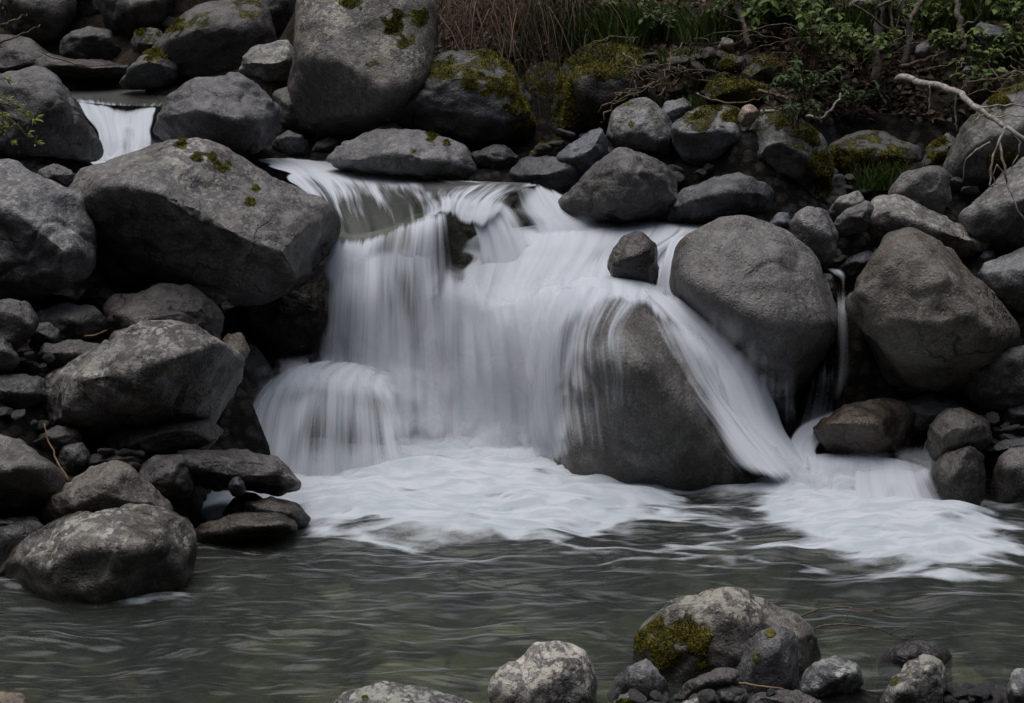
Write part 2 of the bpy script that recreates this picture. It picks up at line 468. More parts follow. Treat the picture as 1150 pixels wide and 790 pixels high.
def moss_tufts():
    for (o, P, F, N, moss, base, D) in MOSSJOBS:
        fm = moss[F].mean(1)
        area = np.linalg.norm(np.cross(P[F[:, 1]] - P[F[:, 0]], P[F[:, 2]] - P[F[:, 0]]), axis=1) / 2
        vis = ((P[F[:, 0]] - np.array([0, 0, CAM_H])) * N[F[:, 0]]).sum(1) < .25 * D
        wgt = area * sstep(.60, .85, fm) * vis
        tot = wgt.sum()
        if tot < .004: continue
        cnt = int(min(12000, 500 + tot * 16000 * (9 / D)))
        f = NPR.choice(len(F), cnt, p=wgt / tot)
        r = NPR.rand(cnt, 2); s = r.sum(1) > 1; r[s] = 1 - r[s]
        A, B, C = P[F[f, 0]], P[F[f, 1]], P[F[f, 2]]
        Q = A + (B - A) * r[:, :1] + (C - A) * r[:, 1:]
        n = N[F[f, 0]] + NPR.normal(0, .55, (cnt, 3)); n[:, 2] += .2; n /= np.linalg.norm(n, axis=1)[:, None]
        sd_ = np.cross(n, NPR.normal(size=(cnt, 3))); sd_ /= np.linalg.norm(sd_, axis=1)[:, None]
        ln = NPR.uniform(.007, .017, cnt)[:, None] * (D / 9) ** .5; wd = ln * .34
        V = np.stack([Q - sd_ * wd - n * .004, Q + sd_ * wd - n * .004, Q + n * ln], 1).reshape(-1, 3) - base
        sh = np.clip(.45 + .8 * fbm(Q * 7, 3) + NPR.normal(0, .18, cnt), 0, 1)
        me = mesh_from('moss', V, np.arange(cnt * 3).reshape(-1, 3), MOSS, smooth=False, attrs={'shade': np.repeat(sh, 3)})
        link('moss', me, (0, 0, 0), o)

LC = 'clear'
# --- upper left
R('boulder', 'broad dark boulder in the top left corner behind the upper pool', 14.0, [(8,-30),(80,-30),(84,20),(76,45),(62,60),(30,56),(10,38),(-2,10)], tint=(.62,.60,.58))
R('stone', 'dark wedge-shaped stone at the back rim of the upper pool, under a bigger boulder', 13.6, [(67,52),(75,36),(100,29),(124,32),(134,54),(131,71),(95,73),(68,69)], tint=(.62,.61,.58), peak=.3, cat='stone')
R('boulder', 'hanging grey-brown boulder with a tapered foot above the upper pool', 13.9, [(112,5),(118,-30),(200,-30),(190,8),(172,28),(160,46),(147,54),(131,43),(117,24)], tint=(.85,.80,.74))
R('slab', 'small bluish slab leaning between two dark boulders at the top left', 14.2, [(78,25),(80,0),(95,-14),(113,-8),(116,8),(102,24),(90,28)], tint=(1.0,1.05,1.08), cat='stone')
R('stone', 'small round stone capped with moss beside the large dark boulder', 13.3, [(148,47),(152,35),(165,31),(180,34),(185,48),(176,62),(156,65)], mt=.75, tint=(.6,.6,.55), cat='stone')
R('boulder', 'very large dark smooth boulder behind the upper pool, left of the tall cliff boulder', 13.2, [(160,95),(172,62),(186,38),(202,20),(235,3),(270,-8),(302,4),(312,50),(300,92),(255,102),(190,102)], mt=0.3, tint=(.66,.61,.56), sm=1.6, rough=.8, mp=[(196,28,14)])
R('boulder', 'low dark boulder with mossy back at the right edge of the upper pool', 12.8, [(134,94),(148,77),(165,58),(185,53),(196,62),(198,90),(180,101),(142,100)], tint=(.6,.58,.53), mp=[(172,60,14),(190,62,10)], cat='boulder')
R('stone', 'flat dark stone at the far rim of the upper pool', 13.2, [(30,66),(60,62),(100,74),(150,76),(148,86),(110,92),(60,90),(28,80)], tint=(.6,.6,.58), wet=.6, cat='stone')
R('stone', 'pale tan stone wedged against the tall cliff boulder', 12.3, [(268,82),(271,64),(285,53),(310,46),(332,46),(334,94),(310,98),(282,92)], tint=(1.35,1.3,1.18), lich=.5, rid=[(276,66,.9),(300,72,1),(320,66,.9),(300,92,.6)], cat='stone')
R('stone', 'grey pyramid-shaped stone between the rounded boulder and the cliff boulder', 11.9, [(306,106),(312,99),(335,98),(350,120),(356,140),(342,153),(316,142)], tint=(.85,.84,.84), cat='stone')
R('stone', 'small grey pebble-like stone at the edge of the upper stream', 11.6, [(306,172),(312,155),(324,146),(336,150),(346,164),(348,176),(325,178)], tint=(.75,.75,.76), group='small stones beside the upper stream', cat='stone')
R('stone', 'little low stone right of a similar one where the stream bends', 11.7, [(350,172),(355,160),(370,155),(384,157),(388,168),(372,176)], tint=(.75,.75,.77), group='small stones beside the upper stream', cat='stone')
R('boulder', 'rounded bluish grey boulder right of the small upper fall', 11.2, [(169,150),(174,128),(189,105),(220,91),(255,85),(286,88),(306,105),(314,126),(309,152),(296,172),(262,176),(212,168),(180,160)], tint=(.86,.86,.90), sm=1.5, lich=.25, rid=[(190,128,.6),(225,125,1),(265,135,1),(290,138,.8),(250,112,.75),(240,158,.6)], wl=1.62)
R('boulder', 'angular dark grey boulder at the left edge beside the small upper fall', 10.8, [(-30,88),(18,82),(40,76),(58,79),(66,92),(86,125),(101,150),(118,172),(112,182),(60,188),(-30,188)], tint=(.80,.80,.82), rid=[(-20,118,.8),(30,132,1),(60,118,.9),(75,145,.9),(100,174,.6),(45,92,.45)], wl=1.65)
R('boulder', 'huge dark roof-shaped boulder left of the main fall', 9.25, [(68,208),(84,191),(120,178),(160,164),(195,157),(235,160),(270,178),(310,200),(347,226),(371,246),(378,268),(369,292),(348,312),(336,331),(302,338),(270,340),(240,330),(190,322),(140,314),(105,300),(90,262),(78,232)],
  rid=[(80,229,.45),(128,207,.85),(180,218,1),(240,240,1.0),(300,280,.95),(340,300,.7),(200,180,.4),(270,215,.7)], tint=(.88,.84,.82), lich=.45, mp=[(205,163,11),(222,178,12),(240,180,11),(252,188,9),(287,210,8),(281,227,6)], lp=[(215,175,35),(330,285,30)], b=.45, sink=.1)
R('boulder', 'large light-topped boulder cut by the left edge beside the roof-shaped boulder', 8.75, [(-50,205),(-5,181),(35,183),(60,190),(80,215),(98,245),(106,275),(108,308),(92,330),(60,343),(25,346),(-40,340)], rid=[(0,240,.8),(42,262,1),(78,291,.95),(98,312,.6),(20,300,.8)], tint=(1.1,1.08,1.1), lich=.45, sink=.1)
R('stone', 'small rounded stone peeking between the two largest left boulders', 9.7, [(44,192),(60,184),(80,192),(84,206),(70,216),(50,208)], tint=(.85,.84,.84), cat='stone')
# --- left bank pile
R('stone', 'light-topped square-edged stone at the left edge above a rounded pebble', 7.95, [(-25,337),(12,335),(33,343),(43,357),(42,371),(30,380),(8,402),(-25,410)], rid=[(-5,360,1),(15,362,1),(35,368,.8),(0,395,.6)], tint=(1.02,1.0,1.0), cat='stone')
R('stone', 'dark low stone at the left edge below the square-edged one', 7.8, [(-25,385),(10,380),(18,392),(22,410),(8,420),(-25,422)], tint=(.7,.68,.66), cat='stone')
R('stone', 'dark rounded stone under the left-edge boulder, above the flat block', 8.6, [(40,362),(45,348),(62,342),(88,343),(116,347),(122,366),(104,386),(66,390),(46,384)], tint=(.72,.72,.72), cat='stone')
R('stone', 'smooth blue-green rounded pebble between bigger stones on the left bank', 8.15, [(29,376),(37,365),(54,362),(68,372),(66,388),(48,394),(33,390)], tint=(.66,.74,.74), sm=1.8, cat='stone')
R('stone', 'narrow dark stone in the shade beneath the roof-shaped boulder', 9.0, [(88,337),(98,324),(118,322),(132,330),(132,346),(108,352)], tint=(.7,.7,.7), cat='stone')
R('boulder', 'flattened brownish grey boulder behind the largest bank boulder', 8.7, [(112,375),(120,346),(136,331),(172,321),(215,324),(245,334),(252,361),(246,385),(200,395),(140,395)], rid=[(135,352,.8),(180,350,1),(225,352,.9),(150,380,.8)], tint=(.84,.79,.76))
R('stone', 'flat brown stone right under the overhang of the roof-shaped boulder', 9.0, [(196,326),(206,319),(232,318),(252,323),(254,338),(230,344),(204,340)], tint=(.72,.66,.62), cat='stone')
R('stone', 'flat-topped angular block on the left bank', 8.05, [(41,402),(50,386),(80,383),(112,386),(120,396),(100,416),(70,420),(45,420)], rid=[(46,396,1),(75,398,1),(105,397,1)], tint=(.86,.84,.82), sm=.5, cat='stone')
R('boulder', 'big two-tone boulder with a raised upper ledge in the middle of the left bank', 7.85, [(24,472),(34,451),(55,430),(85,411),(112,394),(150,369),(185,360),(216,364),(246,385),(264,400),(271,428),(264,452),(246,470),(215,480),(170,490),(120,496),(80,496),(40,488)],
  rid=[(32,462,.6),(62,447,.9),(98,438,1),(140,432,1),(170,408,.95),(205,395,.9),(248,398,.7),(130,398,.45),(190,375,.45),(160,460,.8),(225,450,.7)], tint=(.80,.76,.74), lich=.55, wl=.3, lp=[(90,425,45),(170,375,40)])
R('stone', 'small tan stone at the right end of the big two-tone boulder', 8.5, [(248,388),(255,375),(270,373),(280,390),(276,406),(264,417),(252,404)], tint=(1.1,1.0,.84), rust=.6, cat='stone')
R('stone', 'rounded grey stone at the left edge left of the two-tone boulder', 7.75, [(-25,435),(0,421),(30,420),(51,426),(50,446),(24,464),(-25,468)], tint=(.9,.87,.85), cat='stone')
R('stone', 'hollowed flat stone below the two-tone boulder', 7.75, [(112,502),(150,480),(200,467),(232,470),(250,486),(242,502),(200,514),(140,516)], tint=(.86,.84,.84), wl=.0, wet=.15, rid=[(150,495,1),(200,485,.9),(235,490,.8),(180,505,.9)], cat='stone')
R('stone', 'long flat dark-sided stone reaching into the white water', 7.55, [(196,518),(215,505),(245,502),(292,508),(330,521),(341,537),(336,552),(310,557),(270,550),(220,542)], rid=[(215,518,.7),(250,526,1),(295,532,1),(322,540,.8),(260,512,.4)], tint=(.84,.82,.83), wl=.05, cat='stone')
R('boulder', 'smooth brownish boulder cut by the left edge at mid height', 7.15, [(-50,500),(0,489),(26,497),(50,515),(71,535),(73,557),(56,573),(20,583),(-50,580)], tint=(.98,.91,.87), sm=1.4, wl=.0)
R('boulder', 'grey hump-backed boulder behind the lichen-covered slab', 7.05, [(46,578),(55,560),(80,540),(105,526),(130,519),(150,530),(167,551),(192,573),(165,590),(100,596),(50,596)], tint=(.86,.83,.81), wl=.0)
R('stone', 'rounded brown-grey stone right of the hump-backed boulder', 7.4, [(149,545),(158,524),(170,514),(192,509),(212,516),(217,540),(207,560),(182,566),(158,560)], tint=(.82,.78,.75), wl=.0, cat='stone')
R('stone', 'small pale cube-like stone beside a dry stalk', 7.5, [(65,517),(71,501),(95,497),(101,510),(98,529),(81,537),(68,532)], tint=(1.15,1.13,1.1), sm=.6, cat='stone')
R('stone', 'dark domed stone between the two-tone boulder and the cube-like stone', 7.6, [(38,495),(52,482),(72,478),(88,486),(97,499),(90,510),(60,512)], tint=(.7,.69,.67), cat='stone')
R('stone', 'flat brown stone right of the cube-like stone', 7.5, [(98,522),(106,510),(128,506),(152,509),(160,520),(148,532),(115,534)], tint=(.85,.80,.76), cat='stone')
R('stone', 'low dark stone touching water left of the hump-backed boulder', 7.0, [(-30,588),(10,582),(40,580),(46,592),(20,602),(-30,604)], tint=(.7,.7,.72), wet=.5, cat='stone')
R('boulder', 'wide pale lichen-speckled boulder sloping into the pool', 6.75, [(-8,648),(18,617),(45,596),(72,583),(106,573),(140,567),(181,571),(206,585),(214,605),(220,627),(214,648),(185,664),(140,680),(70,690),(5,680)],
  rid=[(20,640,.7),(70,620,.9),(130,612,1),(185,610,.9),(120,655,1.1),(60,660,1.1),(190,640,.8)], tint=(1.0,.98,.95), lich=.95, wl=-.02, t=.5)
R('stone', 'pale stone at the left edge behind the lichen-speckled boulder', 6.9, [(-30,602),(0,592),(40,586),(53,592),(30,612),(-30,628)], tint=(1.1,1.08,1.08), wl=-.02, cat='stone')
R('stone', 'dark wet domed stone in the pool below the long flat stone', 7.45, [(262,577),(284,563),(310,558),(335,565),(348,581),(342,594),(310,598),(278,590)], tint=(.72,.68,.65), wet=.5, cat='stone')
R('stone', 'low square-ended wet stone just in front of the dark domed one', 7.3, [(205,612),(235,589),(270,578),(310,575),(331,580),(334,598),(308,610),(250,618)], tint=(.82,.78,.75), wet=.45, rid=[(240,600,.8),(285,592,1),(322,590,.9)], cat='stone')
R('stone', 'little dark stone tip beside white water under the long flat stone', 7.35, [(256,550),(260,538),(268,535),(276,545),(276,556),(262,558)], tint=(.75,.75,.78), wet=.5, cat='stone')
R('stone', 'sandy yellow-brown stone in the bottom left corner', 5.25, [(-40,785),(0,777),(22,780),(33,796),(20,820),(-40,820)], tint=(1.3,1.1,.82), cat='stone')
# --- behind the water, left to centre
R('boulder', 'tall cliff-like boulder with a lichen-grey top at upper centre left', 11.8, [(326,95),(329,50),(335,15),(350,-45),(440,-50),(480,-5),(492,50),(482,100),(455,152),(400,163),(350,153),(331,130)], rid=[(340,60,.6),(380,70,.9),(430,95,1),(460,90,.9),(400,140,.8),(370,20,.4),(440,40,.5)], mt=0.3, tint=(.80,.82,.84), lich=.4, mp=[(443,30,16),(455,44,16),(470,20,14),(394,4,12),(448,18,12)], lp=[(370,10,50),(440,50,30),(470,62,18)], sm=.9, rough=.55, seed=77)
R('boulder', 'dark cliff boulder with a shelf of yellow moss beneath hanging dead grass', 11.6, [(428,150),(446,110),(470,78),(495,62),(545,58),(578,78),(596,105),(602,140),(585,168),(520,170),(455,156)], rid=[(470,92,.9),(520,96,1),(570,118,.95),(500,150,.6),(560,155,.6)], tint=(.66,.66,.67), mp=[(478,80,16),(500,78,16),(530,88,16),(555,98,16),(575,95,17),(548,64,16),(572,70,14),(584,120,18),(590,145,20)], mt=0.35)
R('boulder', 'low rounded grey boulder at the far side of the upper stream', 10.95, [(368,181),(386,163),(420,149),(455,145),(500,150),(526,170),(538,195),(520,208),(470,206),(420,198),(385,192)], tint=(1.2,1.2,1.22), sm=1.3, mp=[(485,152,9),(502,160,5),(465,170,4)], wl=1.5, rid=[(395,180,.7),(440,172,1),(500,182,.9),(450,192,.8)])
R('stone', 'small pale stone tucked behind the low rounded boulder', 11.3, [(423,152),(431,140),(445,138),(453,148),(448,160)], tint=(.95,.97,1.0), cat='stone')
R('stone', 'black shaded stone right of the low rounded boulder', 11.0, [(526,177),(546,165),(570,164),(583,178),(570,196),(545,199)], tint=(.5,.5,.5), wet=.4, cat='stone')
R('stone', 'dark wet stone where the stream squeezes past, beside a triangular boulder', 10.45, [(571,192),(590,178),(615,175),(642,190),(656,206),(640,224),(610,222),(588,208)], tint=(.7,.69,.68), wet=.5, cat='stone')
R('boulder', 'moss-draped upright boulder at upper centre under green grass', 11.7, [(616,130),(628,85),(650,57),(690,50),(722,65),(738,100),(722,142),(692,158),(650,170),(620,156)], tint=(.7,.66,.6), mp=[(635,125,22),(630,95,20),(660,65,20),(640,145,16),(680,75,20),(700,110,10)], lp=[(690,80,20)], mt=0.95)
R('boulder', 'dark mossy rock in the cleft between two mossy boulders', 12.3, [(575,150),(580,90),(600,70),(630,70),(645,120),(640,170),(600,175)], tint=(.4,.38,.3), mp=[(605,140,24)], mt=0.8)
R('stone', 'low mossy stone at the foot of the dark cleft', 11.1, [(594,178),(608,161),(630,156),(638,174),(620,184)], tint=(.6,.58,.5), cat='stone', mt=0.9)
R('stone', 'bluish tilted slab-like stone left of the triangular boulder', 10.4, [(624,182),(640,165),(680,142),(684,176),(664,200),(640,200)], tint=(.92,.95,1.0), rid=[(640,180,.8),(665,165,1),(655,192,.8)], cat='stone')
R('boulder', 'triangular dark grey boulder at the back of the cascade', 9.95, [(632,235),(654,202),(680,175),(700,164),(735,184),(762,206),(768,226),(745,247),(690,252),(648,247)], rid=[(660,212,.6),(690,190,.85),(712,192,1),(740,215,.9),(690,232,.9),(700,245,.8)], tint=(.76,.75,.75), wl=1.42, sm=.8)
R('boulder', 'pale angular boulder with two dark pits behind the triangular one', 10.5, [(679,152),(690,126),(710,111),(735,112),(757,140),(755,168),(742,182),(700,172),(682,167)], rid=[(690,150,.6),(715,145,1),(745,162,.9),(725,125,.5)], mt=0.25, tint=(1.35,1.35,1.33), lich=.3, mp=[(706,117,4),(709,140,4)])
R('stone', 'small pale stone above the angular boulder with pits', 10.7, [(738,137),(747,116),(765,110),(777,121),(768,141),(750,147)], tint=(1.05,1.04,1.0), cat='stone')
# --- right bank, upper
R('boulder', 'rounded boulder with mossy top left of the little tan stone', 10.3, [(752,150),(765,130),(790,118),(826,122),(840,136),(840,166),(826,183),(790,188),(765,180)], mt=0.35, tint=(1.15,1.17,1.14), mp=[(784,131,10),(822,128,11),(805,120,8)], lich=.35, rid=[(770,148,.7),(800,146,1),(828,152,.85),(795,175,.6)])
R('stone', 'little salmon-coloured stone perched between two boulders', 10.15, [(829,136),(834,122),(845,117),(852,126),(847,138),(835,143)], tint=(2.6,2.0,1.55), lich=0, rust=0, cat='stone')
R('boulder', 'blocky boulder with a bright left face and mossy right side under the fern', 10.2, [(836,165),(842,140),(860,124),(892,124),(922,148),(938,190),(922,216),(880,202),(850,194)], mt=0.4, tint=(1.2,1.2,1.15), rid=[(850,150,.8),(868,160,1),(858,186,.7),(900,175,.9),(915,205,.5)], mp=[(905,150,16),(920,185,20),(880,135,12),(928,205,16)], lich=.3)
R('boulder', 'broad low dark boulder below the mossy-topped one', 9.85, [(744,242),(775,215),(810,198),(846,195),(868,215),(864,242),(812,254),(760,252)], tint=(.72,.72,.72), rid=[(780,226,.9),(825,215,1),(850,225,.8)])
R('boulder', 'dark shaded boulder filling the gap under the mossy-topped one', 10.4, [(735,195),(760,178),(800,180),(845,190),(850,225),(800,225),(750,220)], tint=(.5,.5,.5))  # gap filler, its tint darkened to stand for the shade there
R('boulder', 'dark shaded boulder under the blocky mossy boulder', 10.3, [(852,215),(870,195),(905,200),(945,195),(960,225),(945,250),(890,250),(862,245)], tint=(.5,.48,.44), mp=[(925,215,12)])  # gap filler with the shade from the block above put into its tint
R('stone', 'elongated stone fully cushioned in green moss', 10.9, [(789,106),(800,90),(830,86),(856,99),(862,116),(830,119),(795,114)], tint=(.8,.8,.75), mt=1.3, mp=[(828,102,34)], cat='stone')
R('stone', 'small mossy stone above the green cushioned one', 11.3, [(804,78),(815,62),(835,64),(840,79),(822,86)], tint=(.7,.7,.62), mp=[(815,72,12)], mt=.4, cat='stone')
R('stone', 'dark rock with brown moss beneath the leafy plant', 11.2, [(833,82),(850,62),(880,68),(888,94),(862,106),(838,98)], tint=(.6,.58,.55), mt=.9, cat='stone')
R('boulder', 'grey ledge rock with a hanging green mossy front on the right bank', 10.7, [(926,195),(934,162),(960,148),(1002,150),(1034,164),(1038,190),(1010,215),(960,222)], mt=0.4, tint=(.84,.83,.82), mp=[(965,180,24),(1000,185,26),(940,175,16),(975,200,30)], rid=[(950,170,.9),(1000,172,1),(970,200,.7)])
R('boulder', 'large lichen-grey boulder behind the drooping dead twigs at right', 10.1, [(1062,208),(1066,172),(1080,145),(1110,120),(1142,102),(1190,95),(1190,220),(1130,222),(1080,216)], mt=0.3, tint=(.98,.97,.96), rid=[(1080,180,.8),(1110,165,1),(1150,150,1),(1110,205,.6)], mp=[(1120,182,18),(1120,112,14),(1140,185,14)], lich=.3)
R('boulder', 'mossy dark rock behind the angular block on the right bank', 10.5, [(1035,190),(1042,165),(1062,150),(1080,165),(1080,200),(1050,205)], tint=(.8,.78,.72), mp=[(1058,175,16),(1050,160,12)])
R('boulder', 'slanting boulder with a bright upper edge at the right frame edge', 9.45, [(1072,245),(1110,215),(1150,184),(1195,165),(1195,290),(1130,280),(1090,264)], rid=[(1085,250,.5),(1120,238,1),(1160,215,1),(1140,265,.6)], tint=(1.25,1.25,1.26), lich=.3)
R('boulder', 'angular grey block with sharp light top edge amid right bank stones', 9.7, [(997,218),(1010,200),(1030,190),(1056,184),(1065,196),(1070,232),(1060,250),(1040,253),(1015,240)], rid=[(1008,218,.8),(1030,200,.9),(1052,205,1),(1030,235,.9)], tint=(1.15,1.15,1.18), sm=.6)
R('boulder', 'long pale flat boulder leaning under the angular grey block', 9.45, [(974,252),(978,231),(988,222),(1006,225),(1042,245),(1082,256),(1112,271),(1106,287),(1050,294),(1000,286),(979,272)], rid=[(982,245,.9),(1000,240,1),(1035,262,1),(1085,270,.9)], tint=(1.4,1.4,1.4), lich=.35, sm=.7)
R('stone', 'smooth egg-shaped pale grey stone on the right bank', 9.25, [(886,252),(894,238),(910,231),(930,236),(941,260),(941,286),(922,299),(900,288)], tint=(1.4,1.4,1.44), sm=1.7, rough=.6, lich=.1, cat='stone')
R('stone', 'small bluish stone left of the egg-shaped one', 9.6, [(864,252),(874,239),(886,240),(890,256),(872,263)], tint=(.8,.84,.95), sm=1.4, cat='stone')
R('stone', 'pale wedge stone leaning right above the egg-shaped stone', 9.6, [(929,242),(944,222),(962,214),(972,222),(967,237),(942,250)], tint=(1.4,1.42,1.34), sm=.6, cat='stone')
R('stone', 'grey wedge stone in front of the paler wedge stone', 9.35, [(936,252),(949,236),(975,226),(982,240),(977,260),(946,264)], tint=(.95,.97,1.0), sm=.6, cat='stone')
R('boulder', 'pale boulder with a dark right half at the right edge above the big dark boulder', 9.05, [(1098,312),(1108,295),(1134,282),(1190,276),(1190,360),(1142,362),(1128,338)], tint=(1.4,1.4,1.38), rid=[(1112,312,.8),(1135,305,1),(1160,320,1)])
R('stone', 'small round pale stone by the right edge boulder', 9.3, [(1100,290),(1106,281),(1116,282),(1118,292),(1106,297)], tint=(1.0,1.0,1.02), sm=1.5, cat='stone')
# --- right bank, lower and middle
R('boulder', 'big speckled grey boulder with broad light face right of the cascade', 8.95, [(755,312),(759,280),(775,262),(800,250),(830,241),(860,250),(886,262),(907,285),(922,320),(941,350),(946,369),(930,394),(906,422),(882,446),(858,440),(838,400),(800,372),(765,347)],
  rid=[(770,320,.6),(800,330,.85),(850,360,1.0),(900,370,1),(930,362,.8),(870,300,.7),(820,280,.5),(895,410,.6),(860,410,.8)], tint=(1.05,1.02,1.0), lich=.25, rust=.5, b=.4, sink=.05, coat=.12, rough=.55, splash=.4, cuts=False, hue=-.01, crack=0, sm=1.4)
R('boulder', 'big brownish dark boulder with curved cracks on the right', 8.65, [(948,335),(968,300),(994,272),(1020,260),(1052,270),(1082,290),(1107,315),(1132,345),(1143,371),(1127,402),(1097,428),(1072,444),(1048,449),(1012,432),(978,400),(957,364)],
  rid=[(968,330,.6),(1000,310,.8),(1040,330,1),(1085,340,1),(1115,370,.85),(1040,290,.5),(1000,380,.75),(1060,400,.7)], tint=(.80,.76,.68), rust=.4, sm=1.1, sink=.1, hue=.05, crack=1)
R('stone', 'dark wet rounded rock standing in the cascade left of the speckled boulder', 9.0, [(682,300),(687,278),(700,266),(720,263),(736,275),(740,300),(736,322),(715,330),(690,322)], tint=(.8,.75,.7), wet=.75, rust=.5, sm=1.6, cat='stone')
R('boulder', 'big smooth brown-grey boulder that the cascade pours over, in midstream', 8.85, [(614,455),(632,390),(658,345),(690,324),(722,334),(752,358),(792,402),(812,440),(826,480),(856,518),(884,550),(822,562),(760,556),(700,540),(645,520),(618,488)],
  rid=[(650,440,.7),(690,400,1),(720,410,1.15),(760,450,1.1),(800,500,1),(830,540,.7),(690,490,.9),(740,540,.9),(700,340,.45)], tint=(1.16,1.13,1.08), rust=.35, wl=.0, wet=.12, lich=.1, sm=1.0, rough=.8, coat=.15, splash=.5, cuts=False, hue=.01, crack=0)
R('boulder', 'reddish brown wet rock at the foot of the thin side fall', 8.4, [(912,488),(930,470),(960,455),(990,446),(1011,451),(1025,475),(1022,502),(990,514),(950,512),(920,502)], tint=(.85,.72,.6), rust=1.0, wet=.55, wl=.05)
R('boulder', 'olive grey square-shouldered rock beside the foaming outlet at right', 8.15, [(1038,505),(1044,476),(1064,460),(1096,459),(1113,470),(1114,497),(1092,513),(1060,530),(1042,525)], tint=(.86,.82,.74), wet=.4, rid=[(1052,480,.8),(1085,480,1),(1105,490,.9),(1060,510,.9)], sm=.8)
R('boulder', 'dark wet rock at the right end of the white outlet', 7.95, [(1042,532),(1058,512),(1090,500),(1106,511),(1106,535),(1102,560),(1075,566),(1048,556)], tint=(.8,.76,.72), wet=.6, wl=.0, sm=.8)
R('boulder', 'dull brown boulder at the right edge under the big dark boulder', 8.6, [(1076,455),(1098,420),(1130,400),(1190,385),(1190,470),(1120,472),(1088,466)], tint=(.7,.66,.6))
R('stone', 'dark bluish rock behind the olive square-shouldered one', 8.55, [(1006,478),(1018,452),(1045,442),(1082,455),(1094,468),(1050,485),(1025,490)], tint=(.75,.77,.8), wet=.5, cat='stone')
R('stone', 'pale smooth round stone at the right edge by the pool', 8.05, [(1112,548),(1117,520),(1132,504),(1185,502),(1185,555),(1140,560)], tint=(1.08,1.05,1.05), sm=1.5, wl=.0, cat='stone')
R('stone', 'brownish stone at the right edge above the pale round one', 8.5, [(1126,478),(1132,456),(1160,450),(1190,455),(1190,480),(1150,486)], tint=(.85,.8,.75), cat='stone')
R('stone', 'flat dark stone bridging pebbles at the right edge', 8.15, [(1112,508),(1118,496),(1150,492),(1190,495),(1190,510),(1140,512)], tint=(.75,.75,.76), wet=.4, cat='stone')
R('boulder', 'black recessed rock behind the thin side fall', 9.3, [(872,455),(890,410),(930,385),(985,400),(1020,440),(1015,472),(960,480),(900,482)], tint=(.5,.48,.45), wet=.5)  # black comes from recess shade put into the tint; the rock is wet too
R('stone', 'small wet stone at the top of the thin side fall', 9.1, [(918,322),(924,308),(934,308),(940,325),(937,348),(926,340)], tint=(.7,.62,.52), wet=.6, rust=.6, cat='stone')
R('stone', 'dark angular stone behind the top of the thin side fall', 9.3, [(940,305),(952,290),(975,280),(990,288),(975,305),(955,312)], tint=(.8,.82,.85), wet=.4, sm=.5, cat='stone')
# --- wet ledges that carry the falls
R('boulder', 'wet ledge rock showing through at the right end of the main curtain', 9.75, [(372,300),(400,284),(450,268),(496,236),(520,246),(531,284),(520,330),(500,420),(470,520),(340,520),(345,400)], t=.14, b=.5, rid=[(400,310,.6),(450,300,.8),(500,272,.9),(518,295,.8),(430,420,.8)], tint=(.82,.80,.66), wet=.6, rust=.5, sink=.1)
R('boulder', 'wet rock hump under the water in the middle of the upper cascade', 10.0, [(545,272),(556,250),(580,236),(610,240),(620,266),(600,296),(560,290)], t=.2, tint=(.85,.8,.75), wet=.8, rust=.5)
R('boulder', 'wet back ledge behind the central falls', 9.6, [(520,330),(560,300),(620,300),(700,300),(780,300),(800,380),(760,480),(640,520),(520,520)], t=.12, b=.4, tint=(.8,.77,.72), wet=.8, sink=.1)
R('boulder', 'olive brown wet rock under the left white water mound', 9.1, [(262,490),(268,440),(284,420),(305,413),(350,424),(400,426),(440,440),(458,470),(455,540),(380,560),(290,545)], t=.2, rid=[(280,450,.9),(320,460,1),(390,470,1),(440,490,.6),(350,520,1)], tint=(.95,.85,.66), wet=.7, rust=.8)
# --- foreground
R('boulder', 'foreground boulder with pale lichen crown and a patch of green moss on its left face', 5.72, [(712,738),(716,714),(735,690),(756,670),(790,659),(816,659),(852,671),(892,690),(917,712),(925,737),(908,760),(850,775),(780,775),(730,760)],
  rid=[(725,720,.5),(755,700,.8),(800,705,1),(860,712,1),(900,725,.8),(790,750,.8)], tint=(.92,.91,.9), lich=.35, mp=[(722,720,18),(735,705,14),(770,712,26),(785,728,24),(750,735,24),(740,722,18),(790,745,14)], lp=[(800,668,40),(835,674,36),(765,684,22)], wl=-.02)
R('boulder', 'smooth brown-grey stone leaning on the mossy foreground boulder', 5.46, [(824,747),(838,720),(854,708),(875,701),(891,710),(898,731),(897,768),(870,776),(834,772)], rid=[(845,735,.8),(875,728,1),(865,760,.8)], tint=(1.0,.95,.9), mp=[(866,711,7),(850,738,8)], wl=-.06)
R('stone', 'pale bluish pointed stone left of the mossy foreground boulder', 5.33, [(686,782),(694,757),(714,742),(727,739),(739,752),(752,769),(747,795),(700,800)], rid=[(705,765,.8),(727,755,1),(738,775,.8)], tint=(1.08,1.12,1.2), wl=-.06, sm=.7, cat='stone')
R('boulder', 'rough pale lichen-mottled boulder standing at the bottom centre', 5.2, [(549,792),(551,768),(574,745),(600,728),(630,719),(656,730),(670,748),(673,772),(672,810),(640,825),(560,820)], rid=[(565,780,.6),(600,760,.9),(630,745,.9),(655,770,.8),(610,800,1)], tint=(1.35,1.33,1.34), lich=1.0, wl=-.1, sm=.8)
R('boulder', 'low lichen-mottled boulder cut by the bottom edge left of centre', 5.1, [(372,802),(398,776),(435,766),(482,771),(530,788),(545,810),(520,830),(400,830)], tint=(1.0,1.0,.95), lich=1.0, mp=[(410,785,5)], sm=.9)
R('stone', 'dark stone with a white quartz-like cap in the foreground right', 5.28, [(898,778),(904,755),(925,740),(946,737),(963,745),(969,761),(960,778),(940,792),(913,792)], tint=(1.05,1.07,1.1), lich=.5, lp=[(950,755,18)], sm=.7, cat='stone')
